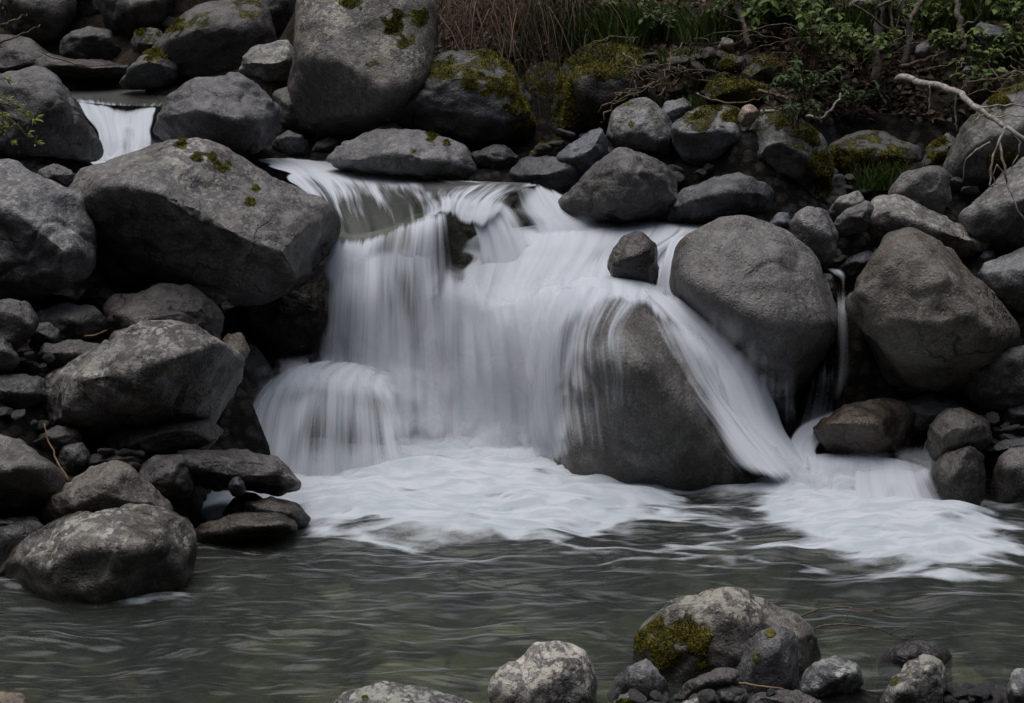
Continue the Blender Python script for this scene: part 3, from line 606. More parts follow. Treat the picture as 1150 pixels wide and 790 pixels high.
R('boulder', 'tall lichen-crusted stone at the bottom right with a rounded tip', 5.2, [(985,800),(998,766),(1018,746),(1040,735),(1059,740),(1064,761),(1058,815),(1000,818)], rid=[(1010,775,.8),(1045,755,1),(1050,790,.8),(1020,790,1)], tint=(1.0,1.0,.97), lich=.9, mp=[(1005,765,5)])
R('stone', 'low wet grey stone behind the lichen-crusted one', 5.72, [(983,748),(1000,726),(1030,719),(1060,728),(1070,744),(1040,756),(1000,760)], tint=(.85,.83,.82), wet=.25, wl=.0, cat='stone')
R('stone', 'slim brown stone lying aslant below the mossy foreground boulder', 5.27, [(760,780),(784,762),(810,750),(829,752),(833,766),(812,776),(785,790),(764,791)], tint=(.85,.81,.77), sm=1.2, cat='stone')
R('stone', 'dark bluish wedge under the slim brown stone', 5.22, [(796,787),(802,773),(825,769),(840,779),(840,797),(812,802)], tint=(.72,.78,.84), wet=.35, cat='stone')
R('stone', 'small pale-topped stone at the bottom edge below the slim brown one', 5.14, [(756,800),(772,785),(795,782),(803,800),(780,812)], tint=(1.05,1.05,.98), lich=.8, cat='stone')
R('stone', 'flat grey slab at the bottom edge right of the slim brown stone', 5.18, [(834,790),(858,775),(896,778),(928,791),(930,812),(838,812)], tint=(.9,.88,.86), sm=.7, cat='stone')
R('stone', 'pale lichen stone cut by the bottom right corner', 5.2, [(1130,780),(1139,756),(1165,744),(1190,750),(1190,810),(1140,810)], tint=(1.15,1.15,1.1), lich=1.0, cat='stone')
R('stone', 'small mossy stone at the bottom edge right of the bottom centre boulder', 5.2, [(680,802),(694,782),(714,776),(728,792),(722,812),(690,812)], tint=(.85,.84,.78), mp=[(702,795,14)], lich=.7, cat='stone')
R('boulder', 'black wet rock in the hollow between the two-tone boulder and the white water mound', 9.05, [(215,430),(235,395),(275,385),(300,400),(305,440),(290,480),(268,505),(225,500)], tint=(.6,.57,.5), wet=.5, t=.2)  # tint lowered to paint in the hollow's shade; the wetness is real
R('boulder', 'black rock at the back of the hollow under the roof-shaped boulder', 9.75, [(230,345),(290,325),(350,330),(365,380),(350,440),(280,440),(235,400)], tint=(.45,.43,.40), wet=.5, t=.2)  # the recess's shade is painted into this dark tint
R('boulder', 'dim boulder in the gap left of the tall cliff boulder at the top edge', 13.9, [(240,-20),(262,-30),(300,-28),(338,-20),(340,40),(310,58),(270,50),(245,20)], tint=(.62,.6,.58))
R('boulder', 'dim low boulder at the left edge behind the upper pool', 13.4, [(-40,60),(-10,42),(30,44),(58,62),(66,86),(40,98),(-40,98)], tint=(.55,.54,.52), wet=.3)
# ------------------------------------------------------------------ ground: one sheet, valley to the horizon
def ctrl(px, py, D, dz=0.0):
    p = at(px, py, D); TERR.append((p[0], p[1], p[2] + dz, .5))
# bank behind (soil and litter between the plants)
for (x, y, D) in [(480,60,12.3),(560,40,12.4),(560,-10,12.8),(640,30,12.5),(640,-20,12.9),(720,40,12.1),(720,-10,12.6),(790,50,11.8),(790,0,12.4),(850,60,11.6),(860,0,12.2),
                  (920,110,11.2),(920,50,11.6),(920,0,12.1),(985,120,11.1),(985,60,11.5),(985,0,12.0),(1050,110,11.1),(1050,50,11.5),(1050,0,12.0),(1120,80,11.0),(1140,30,11.6),(1140,-20,12.1),(1250,60,11.2),(1250,0,12.0),
                  (380,-40,12.8),(200,-30,14.4),(60,-30,14.9),(-60,0,14.5),(250,60,13.9),(-80,60,13)]:
    ctrl(x, y, D, -.02)
# stream bed above the falls
for (x, y, D) in [(310,185,11.1),(360,195,10.8),(430,205,10.5),(500,212,10.3),(560,210,10.3),(620,215,10.2),(400,230,10.0),(480,230,9.95)]:
    ctrl(x, y, D, -.22)
for (x, y, D) in [(600,262,9.9),(680,262,9.8),(740,262,9.7)]: ctrl(x, y, D, -.6)
for (x, y, D) in [(60,110,12.6),(110,108,12.8),(150,108,12.8)]: ctrl(x, y, D, -.25)
for (x, y, D) in [(80,190,11.2),(140,190,11.6)]: ctrl(x, y, D, -.25)
for (x, y, D) in [(255,500,8.7),(240,470,8.6),(300,480,9.0),(280,410,9.4),(340,400,9.6)]: ctrl(x, y, D, -.45)
# pool floor
for yy in np.arange(5.6, 9.0, .45):
    for xx in np.arange(-1.6, 3.6, .5):
        if yy > 8.6 and xx > 2.2: continue
        TERR.append((xx, yy, -.42 - .12 * math.sin(xx * 2 + yy * 1.7), .4))
for yy in (5.9, 6.3):
    for xx in (-3.2, -2.6, -2.1): TERR.append((xx, yy, -.35, .4))
for xx in np.arange(2.2, 4.2, .5):
    for yy in (6.0, 6.6, 7.2): TERR.append((xx, yy, -.35, .4))
for xx in np.arange(-3, 4, .6): TERR.append((xx, 5.18, .03 if .4 < xx < 2.4 else -.15, .4)); TERR.append((xx, 4.85, .08 if .4 < xx < 2.4 else -.05, .4)); TERR.append((xx, 4.4, .18, .4))
TC = np.array(TERR)
def base_z(x, y):
    back = np.where(y > 12, 2.9 + (y - 12) * .95, 0)
    front = np.where(y < 3.5, .15 + (3.5 - y) * .10, 0)
    side = np.clip(np.abs(x) - 5, 0, 60) * .55
    far = np.clip(-y - 2, 0, 200) * .75  # unseen slope behind the camera, added to block low sky light
    mid = np.clip((y - 7) / 5, 0, 1) * 2.5
    return np.where(y > 12, back, np.where(y < 3.5, front, mid * (y > 7))) + side + far
def terr_z(x, y):
    sh = np.shape(x); x = np.ravel(x); y = np.ravel(y)
    z = np.empty(len(x))
    for i in range(0, len(x), 20000):
        xx, yy = x[i:i + 20000, None], y[i:i + 20000, None]
        d2 = (xx - TC[:, 0]) ** 2 + (yy - TC[:, 1]) ** 2 + .015
        w = d2 ** -2.0
        b = base_z(xx[:, 0], yy[:, 0]); wb = (1.3 ** 2) ** -2.0
        z[i:i + 20000] = ((w * TC[:, 2]).sum(1) + wb * b) / (w.sum(1) + wb)
    n = fbm(np.stack([x * 1.1, y * 1.1, 0 * x], -1), 5)
    z = z + n * .07 * np.where((z > -.1), 1, .35)
    far = np.clip(np.hypot(x, y - 8) - 8, 0, 30)
    return (z + far * .10 * fbm(np.stack([x * .12, y * .12, 0 * x], -1), 3)).reshape(sh)
gx = np.concatenate([np.linspace(-90, -8, 42)[:-1], np.linspace(-8, 8, 250), np.linspace(8, 90, 42)[1:]])
gy = np.concatenate([np.linspace(-90, 2.5, 50)[:-1], np.linspace(2.5, 16, 220), np.linspace(16, 110, 50)[1:]])
GX, GY = np.meshgrid(gx, gy)
GZ = terr_z(GX, GY)
me = mesh_from('ground', np.stack([GX.ravel(), GY.ravel(), GZ.ravel()], -1), grid_faces(len(gx), len(gy)), GROUND)
tag(link('ground', me), 'dark soil and gravel of the stream banks and bed', 'ground', kind='structure')

# ------------------------------------------------------------------ water
def cat_interp(A, n, axis):
    """Catmull-Rom along AXIS to n samples."""
    A = np.moveaxis(A, axis, 0); m = len(A)
    s = np.linspace(0, m - 1, n); i = np.minimum(s.astype(int), m - 2); f = (s - i).reshape(-1, *([1] * (A.ndim - 1)))
    p = np.concatenate([2 * A[:1] - A[1:2], A, 2 * A[-1:] - A[-2:-1]])
    a, b, c, d = p[i], p[i + 1], p[i + 2], p[i + 3]
    r = b + .5 * f * (c - a + f * (2 * a - 5 * b + 4 * c - d + f * (3 * (b - c) + d - a)))
    return np.moveaxis(r, 0, axis)
def lin_interp(A, n, axis):
    A = np.moveaxis(A, axis, 0); m = len(A)
    s = np.linspace(0, m - 1, n); i = np.minimum(s.astype(int), m - 2); f = (s - i).reshape(-1, *([1] * (A.ndim - 1)))
    f = f * f * (3 - 2 * f)
    return np.moveaxis(A[i] * (1 - f) + A[i + 1] * f, 0, axis)
SHEETS = []
def sheet(name, label, rows, foam=1.0, fu=(.12, .12), fv=(.05, .1), hug=None, wob=.012, nu=90, nv=110, mat=None, blotch=.28):
    """a sheet of moving water lofted through cross-sections of (px, py, D[, fade[, foam]]), upstream row first.
    fu/fv: how far in from its sides / ends it thins out to nothing; hug: boulders it runs over."""
    A = np.array([[tuple(p) + (1.0, foam)[len(p) - 3:] if len(p) < 5 else tuple(p) for p in r] for r in rows], float)
    X = cat_interp(cat_interp(A[..., :3], nv, 0), nu, 1)
    B = lin_interp(lin_interp(A[..., 3:], nv, 0), nu, 1)
    D = X[..., 2]
    if hug:
        lim = np.full(D.shape, 1e3)
        for (o, bvh, lab) in ROCKS:
            if bvh is None or not any(h in lab for h in hug): continue
            dirs = atv(X[..., 0], X[..., 1], np.ones_like(D)) - np.array([0, 0, CAM_H])
            for j in range(nv):
                for i in range(nu):
                    h = bvh.ray_cast(Vector((0, 0, CAM_H)), Vector(dirs[j, i]).normalized())
                    if h[0] is not None: lim[j, i] = min(lim[j, i], h[0].y - .025)
        D[:] = np.minimum(D, lim)
        for _ in range(60):
            Q = np.pad(D, 1, mode='edge')
            D[:] = np.minimum(lim, .4 * D + .15 * (Q[:-2, 1:-1] + Q[2:, 1:-1] + Q[1:-1, :-2] + Q[1:-1, 2:]))
    P = atv(X[..., 0], X[..., 1], D)
    u = np.linspace(0, 1, nu)[None] + 0 * D; v = np.linspace(0, 1, nv)[:, None] + 0 * D
    wid = np.linalg.norm(P[:, -1] - P[:, 0], axis=-1).mean()
    seg = np.linalg.norm(np.diff(P, axis=0), axis=-1).mean(1)
    vl = np.concatenate([[0], np.cumsum(seg)])[:, None] + 0 * D
    sd_ = len(SHEETS) * 7.3
    n = fbm(np.stack([u * wid * 5, vl * .7, 0 * u + sd_], -1), 3) + .4 * noise(np.stack([u * wid * 18, vl * 1.2, 0 * u + sd_ + 4], -1))
    P[..., 1] -= n * wob
    jag = .5 * noise(np.stack([u * wid * 9, 0 * u, 0 * u + sd_ + 9], -1))
    ends = 1.0
    ue = u + .05 * noise(np.stack([np.round(u) * 40, vl * 5, 0 * u + sd_ + 2], -1))
    if fu[0]: ends = ends * sstep(0, fu[0], ue)
    if fu[1]: ends = ends * sstep(0, fu[1], 1 - ue)
    if fv[0]: ends = ends * sstep(0, fv[0], v + jag * fv[0] * .6)
    if fv[1]: ends = ends * sstep(0, fv[1], 1 - v + jag * fv[1] * .6)
    fade = B[..., 0] * ends * (1 - blotch * sstep(-.1, .55, fbm(np.stack([u * wid * 3.2, vl * 1.3, 0 * u + sd_ + 13], -1), 3)))
    GF = grid_faces(nu, nv)
    fn = np.cross(P[1:, :-1] - P[:-1, :-1], P[:-1, 1:] - P[:-1, :-1]).reshape(-1, 3).mean(0)   # = minus the face normal
    if fn[2] - fn[1] > 0: GF = GF[:, ::-1]
    me = mesh_from(name, P.reshape(-1, 3), GF, mat or FALL, attrs={'fade': fade.ravel(), 'foam': B[..., 1].ravel()},
                   uv=np.stack([u * wid, vl], -1).reshape(-1, 2))
    o = tag(link(name, me), label, 'water', kind='structure')
    SHEETS.append(o)
    return o

# upper stream running to the lip
sheet('stream_water', 'smooth upper stream sliding over the lip of the main fall', [
    [(270,174,11.6,1,.5),(330,176,11.5,1,.75),(400,184,11.2,1,.75),(470,198,10.9,1,.5),(540,204,10.75,1,.3),(612,206,10.6,1,.2)],
    [(300,186,11.0,1,.85),(365,192,10.95,1,.85),(430,202,10.75,1,.55),(500,208,10.5,1,.3),(560,205,10.35,1,.2),(612,206,10.25,1,.25)],
    [(330,208,10.4,1,.66),(385,212,10.4,1,.55),(440,217,10.3,1,.42),(500,213,10.1,1,.36),(555,208,10.0,1,.4),(610,210,9.95,1,.6)],
    [(352,228,9.95,1,.5),(392,234,9.95,1,.38),(450,232,9.9,1,.30),(497,219,9.75,1,.42),(535,222,9.7,1,.5),(585,222,9.7,1,.6)],
    [(362,250,9.66,1,.25),(402,262,9.62,1,.12),(455,250,9.62,1,.3),(500,228,9.6,1,.6),(524,238,9.6,1,.8),(575,240,9.58,1,.8)],
    [(364,268,9.56,.5,.3),(403,276,9.52,.5,.3),(452,262,9.52,.6,.6),(498,246,9.5,.8,.9),(522,258,9.54,.8,.9),(568,262,9.52,.7,.9)]],
    fu=(.03, .12), fv=(.08, .16), nu=140, nv=140, wob=.02)
# main curtain
sheet('waterfall', 'broad streaked white curtain of the main fall at left', [
    [(362,248,9.60,1,.1),(400,262,9.58,1,.05),(450,250,9.57,1,.3),(485,240,9.53,.9,.5),(506,238,9.53,.5,.5)],
    [(358,275,9.50,1,.8),(396,286,9.44,1,.7),(447,272,9.44,.85),(484,262,9.42,.65),(512,262,9.44,.3)],
    [(354,330,9.42),(392,340,9.34),(440,335,9.34,.75),(482,330,9.36,.6),(528,330,9.38,.7)],
    [(350,400,9.38),(388,415,9.28),(440,425,9.22,.95),(490,430,9.22,.95),(545,435,9.25)],
    [(344,470,9.36),(385,500,9.14),(440,515,9.05),(495,520,9.05),(555,520,9.05)]], fu=(.16, .20), fv=(.03, .10), nu=150, nv=150, wob=.008, blotch=.4)
sheet('waterfall', 'thin silvery veil in front of the main curtain', [
    [(366,268,9.50,.3),(402,276,9.46,.6),(452,266,9.46,.5),(500,252,9.46,.5)],
    [(360,330,9.36,.5),(400,335,9.28,.75),(452,330,9.28,.42),(512,325,9.32,.38)],
    [(352,420,9.30,.6),(395,425,9.20,.75),(455,425,9.16,.7),(520,425,9.18,.75)],
    [(344,500,9.2,.6),(390,505,9.04,.8),(455,515,8.98,.9),(525,520,8.98,.9)]], fu=(.2, .15), fv=(.12, .15), nu=120, nv=130)
# right end of the lip: two slanting chutes
sheet('waterfall', 'narrow slanting chute between two wet rocks beside the lip', [
    [(508,216,9.72,.8),(526,217,9.72),(552,221,9.74),(590,226,9.8,.8)],
    [(520,240,9.62,.85),(544,245,9.6),(574,250,9.62),(612,253,9.7,.8)],
    [(531,276,9.54,.85),(556,282,9.52),(588,286,9.52),(626,286,9.58,.8)],
    [(528,325,9.46,.8),(560,330,9.42),(600,330,9.4),(640,325,9.4,.8)]], fu=(.22, .45), fv=(.15, .40), nu=60, nv=80)
sheet('waterfall', 'fanning white cascade below the dark wet stone at the back', [
    [(556,210,10.05,.5),(590,206,10.05,.9),(606,204,10.05),(625,214,10.05,.9),(644,230,10.05,.7)],
    [(566,234,9.92,.6),(600,230,9.9),(630,234,9.92),(662,243,9.98),(700,248,10.02)],
    [(578,260,9.78,.8),(620,260,9.76),(655,260,9.78),(700,260,9.84),(745,262,9.9)],
    [(575,285,9.66),(625,285,9.66),(660,283,9.68),(705,280,9.72),(760,278,9.76)]], fu=(.30, .30), fv=(.15, .10), nu=110, nv=90, wob=.012)
# shelf of churned water
sheet('waterfall', 'milky shelf of churned water between the upper and lower drops', [
    [(520,258,9.9),(585,246,10.1),(650,240,10.2),(715,240,10.2),(790,250,9.9),(830,254,9.7,.6)],
    [(515,285,9.6),(580,272,9.62),(650,266,9.62),(712,262,9.6,.9),(780,262,9.5,.8,.6),(815,262,9.42,.4,.4)],
    [(508,305,9.5),(570,295,9.48),(640,290,9.42),(690,288,9.4,.7,.7),(745,285,9.3,.6,.6),(778,275,9.25,.4,.5)],
    [(505,330,9.42),(560,325,9.35),(620,318,9.25),(682,318,9.15),(735,322,9.1,.8),(765,330,9.05,.6)],
    [(505,360,9.35),(555,352,9.25),(620,336,9.12),(685,332,9.02),(735,340,9.0),(770,355,8.98)]], fu=(.08, .06), fv=(.0, .05), nu=130, nv=110, wob=.012)
sheet('waterfall', 'small white run between the dark wet rock and the speckled boulder', [
    [(750,262,9.35,.7),(770,262,9.3),(790,262,9.28,.7)],[(745,285,9.12,.7),(757,282,9.05),(772,278,9.02,.6)],[(738,320,8.95,.7),(750,322,8.9),(762,326,8.9,.5)],[(742,345,8.85,.8),(760,348,8.8),(780,352,8.8,.8)]], fu=(.25, .25), fv=(.1, .15), nu=40, nv=60)
# centre
sheet('waterfall', 'central white plunge below the milky shelf', [
    [(468,330,9.32,.6),(500,292,9.34),(528,302,9.3),(560,330,9.24),(600,318,9.2),(640,312,9.16),(690,314,9.1)],
    [(462,372,9.28,.7),(500,335,9.24),(535,345,9.16),(565,352,9.08),(605,336,9.02),(645,325,8.96),(690,320,8.92)],
    [(458,430,9.2,.8),(500,410,9.14),(540,410,9.04),(575,408,8.95),(610,395,8.88),(640,375,8.8,.9),(662,352,8.74,.6)],
    [(455,480,9.12),(500,475,9.04),(545,475,8.96),(580,475,8.88),(612,462,8.8),(635,440,8.76,.55),(650,410,8.70,.3)],
    [(450,530,9.0),(500,535,8.92),(548,536,8.86),(588,536,8.8),(622,530,8.74),(640,505,8.70,.45),(655,480,8.62,.2)]], fu=(.30, .14), fv=(.28, .10), nu=160, nv=150, wob=.012, hug=['midstream'])
sheet('waterfall', 'thin streaked veil over the left shoulder of the midstream boulder', [
    [(600,330,9.05,.5),(640,318,8.98,.9),(680,314,8.92),(712,318,8.9),(745,326,8.9,.8)],
    [(585,365,8.9,.6),(625,345,8.8,.85),(668,335,8.7,.7),(700,335,8.64,.62),(735,342,8.62,.6)],
    [(580,430,8.8,.7),(615,405,8.7,.75),(652,385,8.5,.6),(680,375,8.42,.52),(715,372,8.42,.45)],
    [(585,500,8.72,.8),(618,475,8.62,.7),(655,450,8.42,.45),(685,430,8.35,.36),(712,415,8.35,.22)],
    [(595,535,8.7,.8),(632,525,8.6,.6),(664,515,8.4,.36),(690,500,8.35,.28),(712,480,8.35,0)]], fu=(.15, .12), fv=(.1, .1), nu=150, nv=130, hug=['midstream'])
sheet('waterfall', 'white hump of water arching over the crown of the midstream boulder', [
    [(610,322,9.12,.6),(650,310,9.06),(690,306,9.02),(730,312,9.0),(770,330,8.98,.8)],
    [(605,336,9.0,.7),(648,320,8.92),(690,315,8.86),(728,322,8.84),(765,342,8.84)],
    [(598,360,8.9,.7),(645,338,8.8,.9),(690,328,8.72,.9),(725,336,8.7,.9),(765,360,8.72)],
    [(592,395,8.85,.6),(640,365,8.7,.65),(690,350,8.6,.6),(725,360,8.58,.6),(770,388,8.6,.9)]], fu=(.25, .18), fv=(.32, .4), nu=120, nv=80, hug=['midstream'])
# right diagonal cascade
sheet('waterfall', 'diagonal white cascade down the right flank of the midstream boulder', [
    [(700,322,8.9,.7),(726,318,8.86),(752,326,8.86),(782,346,8.86)],
    [(722,345,8.72,.6),(756,346,8.66),(790,358,8.7),(824,374,8.76)],
    [(758,382,8.55,.5),(790,385,8.52,.95),(828,395,8.56),(856,415,8.68)],
    [(790,425,8.42,.45),(820,425,8.4,.85),(852,438,8.46),(874,458,8.58)],
    [(805,470,8.3,.6),(838,468,8.3,.7),(868,480,8.36),(890,495,8.5)],
    [(835,512,8.22,.7),(868,510,8.2,.9),(898,518,8.26),(925,520,8.38)],
    [(865,555,8.1),(905,562,8.05),(945,560,8.1),(990,548,8.2)]], fu=(.24, .14), fv=(.12, .10), nu=110, nv=170, wob=.012, hug=['midstream'])
sheet('waterfall', 'lower thin water spreading left off the diagonal cascade over the boulder', [
    [(700,330,8.6,.55),(735,340,8.6,.8),(775,362,8.6,.9),(815,390,8.6,.9)],
    [(715,370,8.45,.30),(752,378,8.45,.5),(792,398,8.45,.75),(835,425,8.5,.9)],
    [(742,420,8.38,.25),(775,422,8.38,.4),(812,438,8.38,.7),(850,458,8.42,.9)],
    [(775,470,8.28,.35),(805,466,8.28,.6),(835,472,8.28,.8),(868,490,8.32,.9)],
    [(805,512,8.16,.5),(835,506,8.16,.8),(865,510,8.16,.95),(890,518,8.2,.9)],
    [(840,548,8.06,.6),(870,545,8.06,.9),(895,545,8.08,1),(915,545,8.1,.9)]], fu=(.3, .2), fv=(.2, .15), nu=100, nv=130, wob=.02, hug=['midstream'])
sheet('waterfall', 'faint dribbles running down the face of the midstream boulder', [
    [(655,400,8.4,.35),(690,390,8.35,.3),(715,395,8.35,.25)],[(660,450,8.4,.3),(692,445,8.35,.25),(716,450,8.35,.25)],[(668,510,8.4,.3),(694,515,8.35,.3),(715,520,8.35,.22)]], fu=(.2, .2), fv=(.3, .05), nu=70, nv=70, hug=['midstream'])
# left mound
sheet('waterfall', 'rounded mound of white water at the left foot of the main fall', [
    [(300,428,9.25,.2),(340,414,9.27,.5),(375,410,9.28,.7),(412,414,9.28,.7),(445,426,9.28,.6),(480,446,9.28,.5)],
    [(292,428,9.10,.3),(332,412,9.08,.75),(372,406,9.07,.9),(412,411,9.08,.9),(450,426,9.10,.8),(490,450,9.12,.6)],
    [(276,448,8.94,.35),(308,432,8.90,.7),(346,424,8.86,.85),(396,426,8.86,.8),(450,444,8.90,.8),(510,474,8.98,.7)],
    [(260,476,8.84,.5),(294,462,8.76,.8),(338,452,8.70,.68),(394,452,8.68,.55),(460,470,8.74,.8),(530,500,8.85,.7)],
    [(250,506,8.76,.6),(286,498,8.64,.85),(334,494,8.58,.52),(394,494,8.56,.42),(466,506,8.62,.75),(546,522,8.75,.8)],
    [(244,532,8.68,.6),(280,540,8.56,.9),(334,545,8.48,.75),(396,545,8.46,.7),(474,545,8.52,.9),(560,540,8.6,.9)]], fu=(.16, .48), fv=(.34, .04), nu=140, nv=120, wob=.008, blotch=.10)
sheet('waterfall', 'fine outer strands of the left white water mound', [
    [(288,424,9.0,.3),(335,410,9.0,.5),(375,405,9.0,.5),(415,410,9.0,.5),(460,428,9.02,.4)],
    [(262,462,8.8,.35),(305,448,8.74,.55),(370,440,8.70,.45),(430,448,8.74,.5),(500,476,8.85,.4)],
    [(246,510,8.68,.4),(292,506,8.54,.65),(365,504,8.48,.4),(440,508,8.52,.6),(530,520,8.68,.5)],
    [(236,535,8.6,.4),(285,545,8.48,.7),(364,550,8.40,.55),(446,550,8.44,.7),(545,545,8.54,.6)]], fu=(.3, .35), fv=(.25, .08), nu=120, nv=100, wob=.01)
# thin side fall
sheet('waterfall', 'thin straight side fall between the speckled and the dark boulder', [
    [(914,298,9.3,.6),(934,298,9.3,.7),(954,300,9.3,.5)],[(930,314,9.0,.45),(944,312,8.95,.7),(958,316,8.95,.4)],[(934,335,8.78,.4),(946,335,8.74,.68),(959,338,8.76,.4)],[(934,365,8.70,.3),(947,365,8.66,.54),(960,365,8.68,.35)],[(930,410,8.68,.28),(947,410,8.64,.46),(962,410,8.66,.3)],[(922,480,8.66,.5),(944,482,8.62,.75),(966,480,8.64,.4)]], fu=(.45, .45), fv=(.08, .15), nu=50, nv=90, blotch=.6)
sheet('waterfall', 'soft veil of spray drifting left of the thin side fall', [
    [(905,420,8.7,.0),(925,390,8.7,.3),(945,380,8.7,.35)],[(895,450,8.68,.2),(920,430,8.68,.4),(945,425,8.68,.4)],[(880,485,8.66,.4),(912,475,8.75,.6),(945,462,8.75,.7)],[(870,500,8.6,.6),(905,500,8.55,.9),(945,480,8.6,.8)]], fu=(.4, .3), fv=(.3, .15), nu=50, nv=60)
sheet('stream_water', 'white runoff crossing in front of the reddish brown rock', [
    [(955,452,8.75,.7),(975,458,8.7,.6),(985,462,8.7,.3)],[(905,470,8.6,.9),(915,485,8.5,.8),(925,500,8.4,.6)],[(885,490,8.5),(900,505,8.35),(925,518,8.25)],[(880,520,8.3),(910,530,8.2),(950,535,8.1)]], fu=(.3, .3), fv=(.2, .1), nu=50, nv=60)
sheet('waterfall', 'low white spill over the right outlet rocks', [
    [(900,508,8.35,.8),(950,508,8.38,.9),(1000,512,8.36,.6),(1040,524,8.25,.4)],[(900,520,8.22,1),(950,520,8.2,1),(1005,522,8.15,.85),(1062,530,8.05,.5)],[(895,545,8.08,1),(950,545,8.03,1),(1010,542,7.98,.9),(1072,545,7.9,.45)],[(890,570,7.95,1),(950,572,7.9,1),(1020,570,7.85,1),(1085,568,7.8,.5)]], fu=(.1, .2), fv=(.15, .12), nu=100, nv=60, wob=.012, hug=['right end of the white outlet'])
# small upper fall and its pools
sheet('stream_water', 'still dark upper pool behind the small upper fall', [
    [(-20,97,13.2,1,.2),(70,96,13.3,1,.2),(150,97,13.3,1,.2),(200,98,13.2,1,.2)],[(-20,108,12.7,1,.1),(80,108,12.7,1,.1),(130,108,12.7,1,.1),(190,108,12.6,1,.1)],[(60,114,12.3,1,.3),(90,115,12.3,1,.5),(130,119,12.3,1,.5),(180,120,12.3,1,.4)]], fu=(0, 0), fv=(0, .03), nu=60, nv=50)
sheet('waterfall', 'small upper fall between the angular and the rounded boulder at left', [
    [(82,112,12.35),(110,114,12.35),(140,120,12.38,.8),(178,118,12.35)],[(92,126,12.2,.8),(115,130,12.14),(138,138,12.2,.75),(176,128,12.2)],[(108,150,12.0,.7),(122,152,11.95),(140,154,12.0,.75),(172,150,11.95,.9)],[(112,190,11.7,.9),(125,190,11.7,.9),(140,190,11.7,.9),(175,190,11.7,.9)]], fu=(.06, .06), fv=(.14, .05), nu=70, nv=70)
sheet('stream_water', 'white run below the small upper fall behind the roof-shaped boulder', [
    [(-10,182,11.5,.6),(40,180,11.6,.9),(100,176,11.7),(175,176,11.7)],[(-10,190,11.0,.6),(40,187,11.0,.9),(100,190,11.0),(175,192,11.0)],[(-10,215,10.2),(40,212,10.2),(100,212,10.2),(175,212,10.2)]], fu=(.1, .02), fv=(.05, .02), nu=60, nv=40)
sheet('stream_water', 'sliver of white water at the left frame edge behind the angular boulder', [
    [(-40,82,12.6),(0,82,12.6),(30,84,12.6,.6)],[(-40,92,12.2),(0,92,12.2),(25,94,12.2,.6)],[(-40,104,11.8),(0,104,11.8),(22,104,11.8,.6)]], fu=(0, .2), fv=(.1, .02), nu=30, nv=30)

# pool: one surface, foam where the falls strike it
xs = np.linspace(-7.5, 8.5, 460); ys = np.concatenate([np.linspace(3.2, 5.3, 20)[:-1], np.linspace(5.3, 9.6, 280)])
PX, PY = np.meshgrid(xs, ys)
FX, FY = proj(np.stack([PX, PY, 0 * PX], -1))
def blob(x, y, rx, ry): return np.exp(-(((FX - x) / rx) ** 2 + ((FY - y) / ry) ** 2))
fm = 0
for b in [(380,512,130,16,1.2),(540,510,120,16,1.2),(640,515,60,14,1.0),(330,535,70,26,.8),(420,545,90,34,1.1),(520,545,100,34,1.1),(620,548,90,28,1.0),(690,555,60,20,.7),(480,585,110,20,.7),(400,580,70,22,.6),(620,575,90,18,.45),(720,585,60,9,.28),(560,600,90,10,.3),(700,625,60,6,.18),(790,575,40,8,.2),(820,550,30,8,.3),
          (920,560,60,26,1.1),(990,575,75,28,1.1),(1040,600,70,24,.8),(1080,625,60,16,.55),(960,600,60,18,.7),(1010,625,60,14,.5),(870,620,40,7,.2),(1130,600,40,12,.3),(1060,650,70,8,.25),(270,556,45,16,.8),(270,575,50,10,.45),(235,585,40,6,.35),(70,640,60,5,.3),(60,655,80,4,.25),(180,672,60,8,.3)]:
    fm = fm + b[4] * blob(*b[:4])
fm = 1.02 * (1 - np.exp(-1.5 * fm))
q = np.stack([PX * 1.3, PY * 3.2, 0 * PX], -1)
rip = .030 * fbm(q, 4) + .012 * noise(q * 3.3)
foamz = np.clip(fm, 0, 1) * (.04 + .035 * fbm(np.stack([PX * 1.6, PY * 3.5, 0 * PX + 5], -1), 3) + .06 * np.clip(fm, 0, 1))
PZ = rip * (1 + 1.0 * np.clip(fm, 0, 1)) + foamz
wisp = np.clip(.25 - np.abs(fbm(np.stack([PX * 1.1 + .5 * PY, PY * 4.2, 0 * PX + 3], -1), 3)), 0, .25) * 4
near = np.clip(blob(560,600,260,50) + blob(1000,620,170,45) + .6 * blob(760,600,120,40) + .5 * blob(120,650,130,25), 0, 1)
fm2 = .45 * near * wisp + fm * (1 + .75 * fbm(np.stack([PX * 2.2 + PY, PY * 5.5, 0 * PX + 9], -1), 4)) 
me = mesh_from('pool_water', np.stack([PX, PY, PZ], -1).reshape(-1, 3), grid_faces(len(xs), len(ys)), POOL, attrs={'foam': np.clip(fm2, 0, 1.3).ravel()})
tag(link('pool_water', me), 'grey-green pool with white foam below the falls', 'water', kind='structure')

